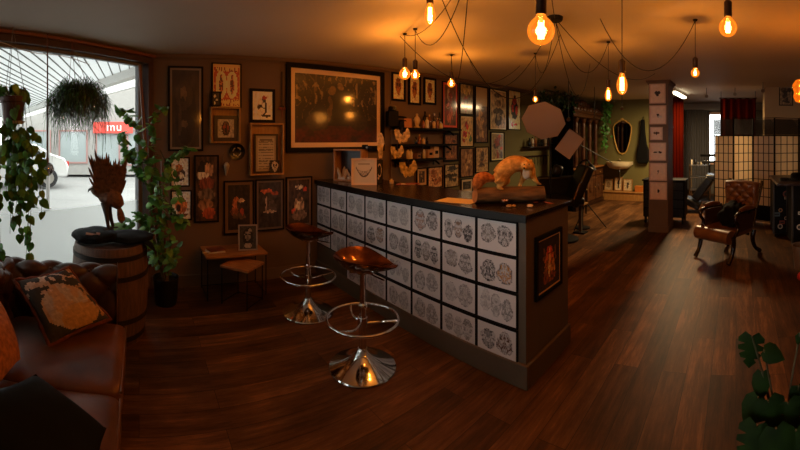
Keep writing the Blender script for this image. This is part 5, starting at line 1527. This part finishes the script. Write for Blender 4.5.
for s_ in (-1, 1): q.ball((s_ * .08, -.025, hh * .91), (.035, .012, .02), 10)
q.build('frame', brassm, t)
x0, r0_ = byw(621)
t = thing('wash_basin', 'cream wall-hung wash basin under the gilt mirror', 'wash basin', (x0, BY - .002, .80))
q = MB()
def basin(u, v):
    a = pi * u
    prof_ = [(.0, 0), (.14, .0), (.26, .03), (.315, .09), (.335, .15), (.34, .19), (.3, .19), (.26, .14), (.0, .1)]
    i = min(int(v * 8), 7); f = v * 8 - i; rr = prof_[i][0] * (1 - f) + prof_[i + 1][0] * f; z = prof_[i][1] * (1 - f) + prof_[i + 1][1] * f
    return (rr * cos(a), -.1 - rr * 1.1 * sin(a) ** .8 if sin(a) > 0 else -.1, z)
q.grid(basin, 32, 24); q.box((0, -.055, .15), (.66, .11, .08)); q.box((0, -.1, .04), (.2, .2, .08)); q.build('bowl', M('glazed_ceramic', '#d8cba8', .3), t, bevel=0)
q = MB(); q.tube(crom([(0, -.05, .19), (0, -.05, .25), (0, -.1, .27), (0, -.14, .25)]), .012, 10); q.ball((0, -.05, .275), (.02, .02, .012), 10); q.build('tap', chrome, t)
q = MB(); q.cyl((0, -.12, .0), (0, -.12, -.3), .02, n=12); q.cyl((0, -.12, -.2), (0, 0, -.2), .02, n=12); q.build('waste_pipe', chrome, t)
# ledge with framed prints
t = thing('wooden_ledge', 'low pale wooden ledge along the foot of the back wall', 'ledge', (-2.9, BY - .13, 0))
MB().box((0, 0, .215), (1.55, .24, .03)).box((0, .0, .1), (1.5, .2, .2)).build('board', ltwood, t, bevel=.004)
for px, w_, h_, fn_, fm_, lab in ((608, .22, .3, blobs('#b39a72', [(.5, .5, .3, .3, '#8a6f4a')], .3, 8, 1), ltwood, 'pale framed print leaning on the ledge, leftmost under the basin'),
                        (617.8, .21, .35, blobs('#c9b48c', [(.5, .62, .18, .2, '#1a1410'), (.5, .3, .1, .18, '#2a2018')], .3, 8, 2), midwood, 'framed black figure print on the ledge directly under the basin'),
                        (627.3, .24, .31, blobs('#c2ad86', [(.5, .6, .16, .16, '#2a2018'), (.45, .35, .14, .18, '#4a3a2a')], .3, 8, 3), ltwood, 'framed sketch leaning on the ledge right of the basin pipe')):
    x0, r0_ = byw(px)
    picture('leaning_print', lab, (x0 * .985, BY - .10, .232), 0, w_, h_, fn_, fw=.018, fmat=fm_, lean=-.14, group='prints leaning on the ledge')
x0, _ = byw(639)
t = thing('orange_box', 'small orange box at the right end of the ledge', 'box', (x0 * .985, BY - .13, .231))
MB().box((0, 0, .065), (.2, .14, .13)).build('carton_body', M('orange_carton', '#b96a20', .6), t, bevel=.006)
MB().box((0, 0, .14), (.21, .15, .022)).build('lid', M('orange_carton', '#b96a20', .6), t, bevel=.004)
x0, r0_ = byw(643.5)
t = thing('hanging_bag', 'long black bag hanging on the olive wall left of the column', 'bag', (x0, BY - .003, .95))
MB().prism([(-.12, 0), (.12, 0), (.17, .1), (.15, .35), (.1, .5), (.06, .8), (.045, 1.12), (-.045, 1.12), (-.06, .8), (-.1, .5), (-.15, .35), (-.17, .1)], -.12, -.01).build('case', blackf, t, bevel=.025)
MB().tube([(-.03, -.04, 1.1), (0, -.02, 1.2), (.03, -.04, 1.1)], .008, 6).build('strap', blackf, t)

# column pictures
cy_ = 6.249
for i, (x0_, y0_, x1_, y1_, lab, it) in enumerate(((648, 84, 664, 103.5, 'white framed heart print, topmost on the column', [(.42, .55, .12, .1, '#241a16'), (.58, .55, .12, .1, '#241a16'), (.5, .45, .1, .1, '#241a16')]),
        (648, 105.6, 664.6, 124.3, 'white framed bird print, second from the top on the column', [(.6, .4, .16, .07, '#c9c2b8'), (.5, .5, .08, .08, '#2a1c14'), (.68, .36, .12, .05, '#e8e0d4')]),
        (650.5, 127, 662.8, 140, 'smallest framed butterfly print, third down on the column', [(.36, .55, .16, .1, '#7a5a40'), (.64, .55, .16, .1, '#7a5a40'), (.5, .5, .05, .16, '#1c130e')]),
        (648.5, 142.6, 665, 160.5, 'white framed flying moth print, fourth down on the column', [(.35, .45, .14, .06, '#4a3424'), (.65, .45, .14, .06, '#4a3424'), (.5, .45, .06, .08, '#d8cfc0'), (.7, .75, .06, .03, '#e8e0d4')]),
        (649.3, 163, 666.5, 180.5, 'white framed tiny keyhole print, second from bottom on the column', [(.5, .55, .05, .07, '#1c130e'), (.5, .45, .025, .08, '#1c130e')]),
        (650, 182, 667, 199.5, 'white framed beetle print, lowest on the column', [(.5, .5, .06, .13, '#1c130e')]))):
    rr = cy_ / cos(az((x0_ + x1_) / 2)); w_ = cy_ * (tan(az(x1_)) - tan(az(x0_))); xc = cy_ * tan(az((x0_ + x1_) / 2 - .0))
    xc = max(min(xc, -1.295 + .17 - w_ / 2), -1.295 - .15 + w_ / 2)
    zt, zb = zat(y0_, rr), zat(y1_, rr)
    picture('column_print', lab, (xc, cy_, zb), 0, w_, zt - zb, blobs('#f6dcc6', it, .05, 6, i), fw=.016, fd=.03, fmat=M('pale_pink_frame', '#e2c0a6', .5), nx=34, ny=34, am=art0, group='framed prints up the column')

# black trolley behind the column
t = thing('black_trolley', 'black wheeled drawer trolley standing behind the column', 'trolley', (-1.33, 7.1, 0))
q = MB(); q.box((0, 0, .45), (.78, .4, .66)); q.box((0, 0, .80), (.82, .44, .03)); q.build('cabinet_body', black, t, bevel=.006)
for k in range(4):
    q = MB(); q.box((0, -.205, .2 + .165 * k), (.72, .015, .14)); dw = q.build('drawer', M('satin_black', '#131313', .3), t, bevel=.003)
    MB().box((0, -.22, .25 + .165 * k), (.3, .012, .012)).build('handle', steel, dw)
for sx in (-1, 1):
    for sy in (-1, 1): MB().cyl((sx * .35 - .015, sy * .16, .05), (sx * .35 + .015, sy * .16, .05), .05, n=16).box((sx * .35, sy * .16, .1), (.04, .04, .04)).build('wheel', blackm, t)
# round clamp-lamp magnifier shelf on side of trolley
# curtains
curtain('red_curtain', 'tall dark red curtain hanging just right of the column', (-1.50, 8.9, 0), (-1.24, 8.9, 0), .01, 2.56, 4, .03, velvet)
curtain('charcoal_curtain', 'wide charcoal curtain across the far end of the shop', (-1.6, FY - .2, 0), (-.76, FY - .2, 0), .15, 2.42, 12, .035, greycurt)
curtain('red_half_curtain', 'dark red curtain hung above the folding screen', (-.33, 8.0, 0), (.42, 8.0, 0), 1.4, 2.42, 5, .035, velvet)
# far window
q = MB(); q.frame(.5, 1.5, .07, -.05, .03, c=(-.575, 1.60)); 
w2 = struct('window_2', q, M('pinkish_window_frame', '#d9b3a4', .5), loc=(0, FY, 0))
MB().box((-.575, 0, 1.60), (.37, .008, 1.37)).build('pane', winglass, w2)

# folding screen
t = thing('folding_screen', 'black zigzag folding screen with cream paper panes', 'screen', (0, 0, 0))
pts_ = [(714, 7.15), (733.5, 6.9), (753, 7.15), (774.5, 6.9), (799, 7.15), (826, 6.9)]
SH = 1.96
paper = bpy.data.materials.new('shoji_paper'); paper.use_nodes = True
nt_ = paper.node_tree; nt_.nodes.remove(nt_.nodes['Principled BSDF'])
a_ = nt_.nodes.new('ShaderNodeBsdfTranslucent'); a_.inputs[0].default_value = (.92, .8, .62, 1)
b_ = nt_.nodes.new('ShaderNodeBsdfDiffuse'); b_.inputs[0].default_value = (.85, .72, .52, 1)
c_ = nt_.nodes.new('ShaderNodeMixShader'); c_.inputs[0].default_value = .5
nt_.links.new(a_.outputs[0], c_.inputs[1]); nt_.links.new(b_.outputs[0], c_.inputs[2]); nt_.links.new(c_.outputs[0], nt_.nodes['Material Output'].inputs[0])
for i in range(5):
    a = at(*pts_[i]); b = at(*pts_[i + 1]); d_ = b - a; w_ = d_.length; X = Matrix.Translation(a) @ Matrix.Rotation(atan2(d_.y, d_.x), 4, 'Z')
    q = MB(); wi = w_ - .006
    q.frame(wi, SH - .04, .011, -.008, .008, X=X, c=(w_ / 2, SH / 2 + .02)); q.box((w_ / 2, 0, SH - .33), (wi, .02, .02), X=X); q.box((w_ / 2, 0, .2), (wi, .02, .28), X=X)
    pn = q.build('panel', black, t)
    q = MB(); q.box((w_ / 2, .003, (SH - .33 + .34) / 2), (wi - .04, .003, SH - .33 - .34), X=X); q.build('paper', paper, pn)
    q = MB()
    for k in range(1, 4): q.box((w_ / 2 + (k - 2) * wi / 4, -.004, (SH - .33 + .34) / 2), (.011, .01, SH - .67), X=X)
    nz_ = 8
    for k in range(1, nz_): q.box((w_ / 2, -.004, .34 + k * (SH - .67) / nz_), (wi - .04, .01, .012), X=X)
    q.build('lattice', black, pn)
    q = MB()
    for k in range(-10, 24):                # crossed fretwork in the top band
        for s_ in (-1, 1):
            x0_ = k * .028; 
            p0 = V((x0_, 0, SH - .31)); p1 = V((x0_ + s_ * .28, 0, SH - .03))
            lo_, hi_ = .02, w_ - .02
            def clip(p0, p1):
                t0, t1 = 0., 1.; dx = p1.x - p0.x
                ta = (lo_ - p0.x) / dx; tb = (hi_ - p0.x) / dx
                t0 = max(t0, min(ta, tb)); t1 = min(t1, max(ta, tb))
                return (p0.lerp(p1, t0), p0.lerp(p1, t1)) if t1 > t0 + .03 else None
            c_ = clip(p0, p1)
            if c_: q.tube([c_[0] + V((0, s_ * .003, 0)), c_[1] + V((0, s_ * .003, 0))], .0062, 4, X=X)
    q.build('fretwork', M('dark_fretwork', '#1d120b', .5), pn)

# pier picture
PY = 7.299
rr = PY / cos(az(786)); w_ = PY * (tan(az(793)) - tan(az(779)))
picture('framed_map_print', 'small dark framed busy black and white print on the cream pier', (PY * tan(az(786)), PY, zat(105.7, rr)), 0, w_, zat(85.7, rr) - zat(105.7, rr), randart(77, '#8a7558', ['#2a2018', '#4c3c2c', '#1c1510'], 22), fw=.018)

# tan buttoned chair
CP = V((-.10, 5.12, 0)); CR = -.62
t = thing('buttoned_armchair', 'tan buttoned leather armchair with scrolled dark wood arms facing the counter', 'armchair', CP, CR)
def padsurf(fn_pos, nu, nv, amp, su, sv, th, name, mat=cleather, par=None):
    q = MB()
    def top(u, v): 
        p_, n_ = fn_pos(u, v); e = min(u, 1 - u, v, 1 - v); k = tuft(u * su, v * sv) if e > .07 else 1
        rnd_ = max(0, 1 - (max(0, .09 - e) / .09) ** 2) ** .5
        return p_ + n_ * (th * (.25 + .75 * rnd_) + amp * (k - 1))
    def bot(u, v):
        p_, n_ = fn_pos(u, v); return p_ - n_ * th * .3
    q.grid(top, nu, nv); q.grid(bot, nu, nv)
    for side in (0, 1):
        q.grid(lambda u, v: top(u, side).lerp(bot(u, side), v), nu, 2); q.grid(lambda u, v: top(side, u).lerp(bot(side, u), v), nv, 2)
    return q.build(name, mat, par or t, angle=60, fix=False)
def backf(u, v):
    w2_ = .245 + .03 * v; x = (2 * u - 1) * w2_
    y = .19 + .20 * v + .05 * sin(v * 5) - .05 * (1 - (2 * u - 1) ** 2) * 0
    z = .44 + .54 * v - .02 * (2 * u - 1) ** 2 * v
    dy = .20 + .25 * cos(v * 5)
    n_ = V((0, -1, dy * .9)).normalized()
    return V((x, y, z)), n_
padsurf(backf, 48, 48, .045, 6, 8, .07, 'backrest')
for i in range(7):
    for j in range(1, 8):
        if (i + j) % 2 == 0 and 0 < i < 6:
            p_, n_ = backf(i / 6, j / 8); MB().ball(tuple(p_ + n_ * .036), .011, 8).build('button', M('dark_button', '#3a1c0a', .4), t)
q = MB()
def seatf(u, v):
    a = 2 * pi * v
    return V(((2 * u - 1) * .27, -.32 + .088 * cos(a), .335 + .085 * sin(a)))
q.grid(seatf, 24, 24)
for s_ in (0, 1): q.add([seatf(s_, k / 20) for k in range(20)], [tuple(range(20))])
q.build('seat_roll', cleather, t, angle=60)
q = MB(); q.box((0, -.04, .355), (.53, .5, .1)); q.build('seat', cleather, t, bevel=.03)
dkc = M('dark_polished_frame', '#1f0f08', .25)
for s_ in (-1, 1):
    q = MB(); x = s_ * .29
    q.tube(crom([(x, .22, .62), (x, .05, .63), (x, -.15, .625), (x, -.235, .59), (x, -.24, .53), (x, -.19, .47), (x, -.2, .40), (x, -.26, .34)]), .022, 12)
    ar = q.build('arm', dkc, t)
    MB().box((s_ * .265, .0, .49), (.03, .36, .24)).build('side_panel', M('dark_chair_leather', '#3c2212', .4), t, bevel=.01)
    q = MB(); q.tube(crom([(x, .16, .652), (x, .0, .662), (x, -.14, .655)]), lerp_list([.026, .036, .026], 17), 12); q.build('arm_pad', cleather, ar)
    q = MB(); q.tube(crom([(x * .93, -.27, .34), (x * .93, -.26, .22), (x * .93, -.30, .1), (x * .93, -.37, .02)]), lerp_list([.04, .032, .026, .03], 25), 12); q.build('leg', dkc, t)
    q = MB(); q.tube(crom([(x * .93, .2, .34), (x * .93, .18, .22), (x * .93, .24, .1), (x * .93, .36, .02)]), lerp_list([.04, .032, .026, .03], 25), 12); q.build('leg', dkc, t)
q = MB(); q.tube(crom([(-.27, .2, .4), (-.26, .3, .62), (-.275, .42, .98)]), .022, 10); q.tube(crom([(.27, .2, .4), (.26, .3, .62), (.275, .42, .98)]), .022, 10); q.tube([(-.26, .1, .3), (.26, .1, .3)], .018, 8); q.build('frame', dkc, t)
# dark jacket on chair
t = thing('dark_jacket', 'crumpled dark jacket left on the buttoned armchair seat', 'jacket', CP + V((0, 0, .41)), CR)
q = MB()
def jk(u, v):
    a = 2 * pi * u; b = pi * v
    d_ = V((sin(b) * cos(a), sin(b) * sin(a), cos(b))); k = 1 + .38 * nz(d_.x * 2.4, d_.y * 2.4, d_.z * 2.4 + 5) + .12 * nz(d_.x * 7, d_.y * 7, d_.z * 7)
    z = .13 + d_.z * .17 * k
    return (.06 + d_.x * .2 * k, -.02 + d_.y * .13 * k + max(z, 0) * .35, max(z, .0))
q.grid(jk, 48, 32); q.build('cloth', M('black_cloth', '#0a0605', .9, bump=.4, scale=14, spec=.15), t, angle=80)

# sticker covered flight cases and worktop
random.seed(4)
def case(label, x0, x1, y0, y1, z, seed):
    t = thing('flight_case', label, 'case', ((x0 + x1) / 2, (y0 + y1) / 2, 0), 0, 'sticker covered cases')
    w_, d_ = x1 - x0, y1 - y0
    MB().box((0, 0, z / 2 + .03), (w_, d_, z - .06)).build('case_body', M('black_laminate', '#0a0807', .6, spec=.15), t)
    for sx in (-1, 1):
        for sy in (-1, 1): MB().box((sx * w_ / 2, sy * d_ / 2, z / 2 + .03), (.025, .025, z - .06)).build('corner_strip', M('worn_dark_metal', '#4a4640', .5, metal=.6), t)
    rnd = random.Random(seed); cs = ['#b9a98c', '#8a3420', '#c9bda6', '#4a5a5c', '#b07a30', '#d0c6b4', '#6c1c14']
    k = 0
    for i in range(9):
        x = rnd.uniform(-w_ * .36, w_ * .36); zz = .14 + (z - .3) * (i + .5) / 9; r_ = rnd.uniform(.025, .055)
        q = MB()
        if i % 2 == 0: q.cyl((x, -d_ / 2 - .002 - .0005 * i, zz), (x, -d_ / 2 - .0005, zz), r_, n=20); q.cyl((x, -d_ / 2 - .004 - .0005 * i, zz), (x, -d_ / 2 - .001, zz), r_ * .6, n=16, m=1)
        else: q.box((x, -d_ / 2 - .0015, zz), (r_ * 2, .003, r_ * 1.3)); q.box((x, -d_ / 2 - .003, zz), (r_ * 1.4, .003, r_ * .5), m=1)
        q.build('sticker', [M('sticker' + cs[i % 7][1:], cs[i % 7], .5), M('sticker_ink', '#1c1613', .5)], t)
    for sx in (-1, 1):
        for sy in (-1, 1): MB().cyl((sx * w_ * .4, sy * d_ * .4, 0), (sx * w_ * .4, sy * d_ * .4, .04), .02, n=10).build('foot', blackm, t)
    return t
case('black case with round stickers beside the folding screen', .60, .93, 6.02, 6.5, .88, 3)
case('sticker covered case at the far right edge, nearer the camera', .80, 1.5, 5.35, 5.9, .90, 9)
q = MB(); q.box((0, 0, 0), (.99, 1.3, .035)); 
tag(q.build('dark_worktop', darkwood, loc=(1.07, 5.93, .921), bevel=.006), 'dark wooden board lying across the two sticker covered cases', 'worktop')
t = thing('black_hat', 'dark crumpled hat on the worktop at the right edge', 'hat', (.92, 5.75, .94))
q = MB(); q.lathe([(0, .11), (.06, .11), (.085, .09), (.09, .03), (.15, .012), (.155, .004), (0, .004)], 28, sx=1.0); q.build('felt', blackf, t)
t = thing('cable_coil', 'low heap of dark leads on the front edge of the worktop', 'cables', (.72, 5.6, .94))
q = MB(); q.tube([V((.07 * cos(a * .5) * (1 + .1 * sin(a)), .07 * sin(a * .5), .008 + .0025 * a * .3)) for a in range(50)], .007, 6); q.build('lead', blackm, t)
t = thing('waste_bin', 'grey bin standing on the floor at the right edge', 'bin', at(802.5, rfloor(268)))
MB().lathe([(0, 0), (.1, 0), (.125, .28), (.13, .285), (.118, .28), (.095, .02), (0, .02)], 28).build('bin_body', M('grey_plastic', '#6b5c4c', .5), t)
t = thing('red_toy', 'small red ball on the floor beside the grey bin', 'ball', at(801.5, rfloor(281)) + V((0, 0, 0)))
MB().ball((0, 0, .05), .05, 16).build('ball', M('red_rubber', '#b5201a', .5), t)

# second client chair, far
CC = at(702, 8.2)
t = thing('folded_client_chair', 'black tattoo client chair with raised leg pads beyond the column', 'chair', CC, 0)
pad(.54, .4, .18, (.02, 0, .52), ry=-.95).build('leg_pad', blackl, t, bevel=.03)
pad(.36, .4, .15, (-.2, 0, .2), ry=.45).build('foot_pad', blackl, t, bevel=.03)
pad(.45, .45, .12, (.3, .05, .74), ry=.1).build('seat', blackl, t, bevel=.03)
MB().cyl((.3, .05, .03), (.3, .05, .7), .045, n=14).box((.3, .05, .02), (.5, .4, .04)).build('pedestal', steel, t)
MB().tube([(-.1, -.1, .33), (.1, -.1, .45), (.25, -.05, .66)], .014, 8).build('link_bar', steel, t)
t = thing('chrome_trolley', 'chrome work trolley with black tools in front of the charcoal curtain', 'trolley', at(700, 9.6))
q = MB()
for sx in (-1, 1):
    for sy in (-1, 1): q.cyl((sx * .24, sy * .17, 0), (sx * .24, sy * .17, .95), .012, n=8)
q.build('frame', chrome, t)
for z in (.3, .62, .92): MB().box((0, 0, z), (.5, .36, .015)).build('tray', steel, t)
rnd = random.Random(2)
for i in range(6):
    x = -.2 + i * .08
    bottle('tool_bottle', '%s small bottle from the left on the chrome trolley' % ordc[i], at(700, 9.6) + V((x, -.05, .93)), rnd.uniform(.08, .16), .022, [wh2, dgl, steel][i % 3], black, 'bottles on the chrome trolley')
t = thing('desk_screen', 'black flat screen tilted on the chrome trolley side arm', 'screen', at(709, 9.2) + V((0, 0, 0)))
MB().cyl((0, 0, .02), (0, 0, 1.15), .015, n=8).lathe([(0, 0), (.16, 0), (.16, .02), (0, .03)], 20).build('stand', blackm, t)
MB().box((0, -.03, 1.18), (.42, .03, .06), rx=.3).build('panel', black, t, bevel=.005)
MB().box((0, -.03, 1.02), (.36, .1, .05)).build('keyboard_shelf', blackm, t, bevel=.005)
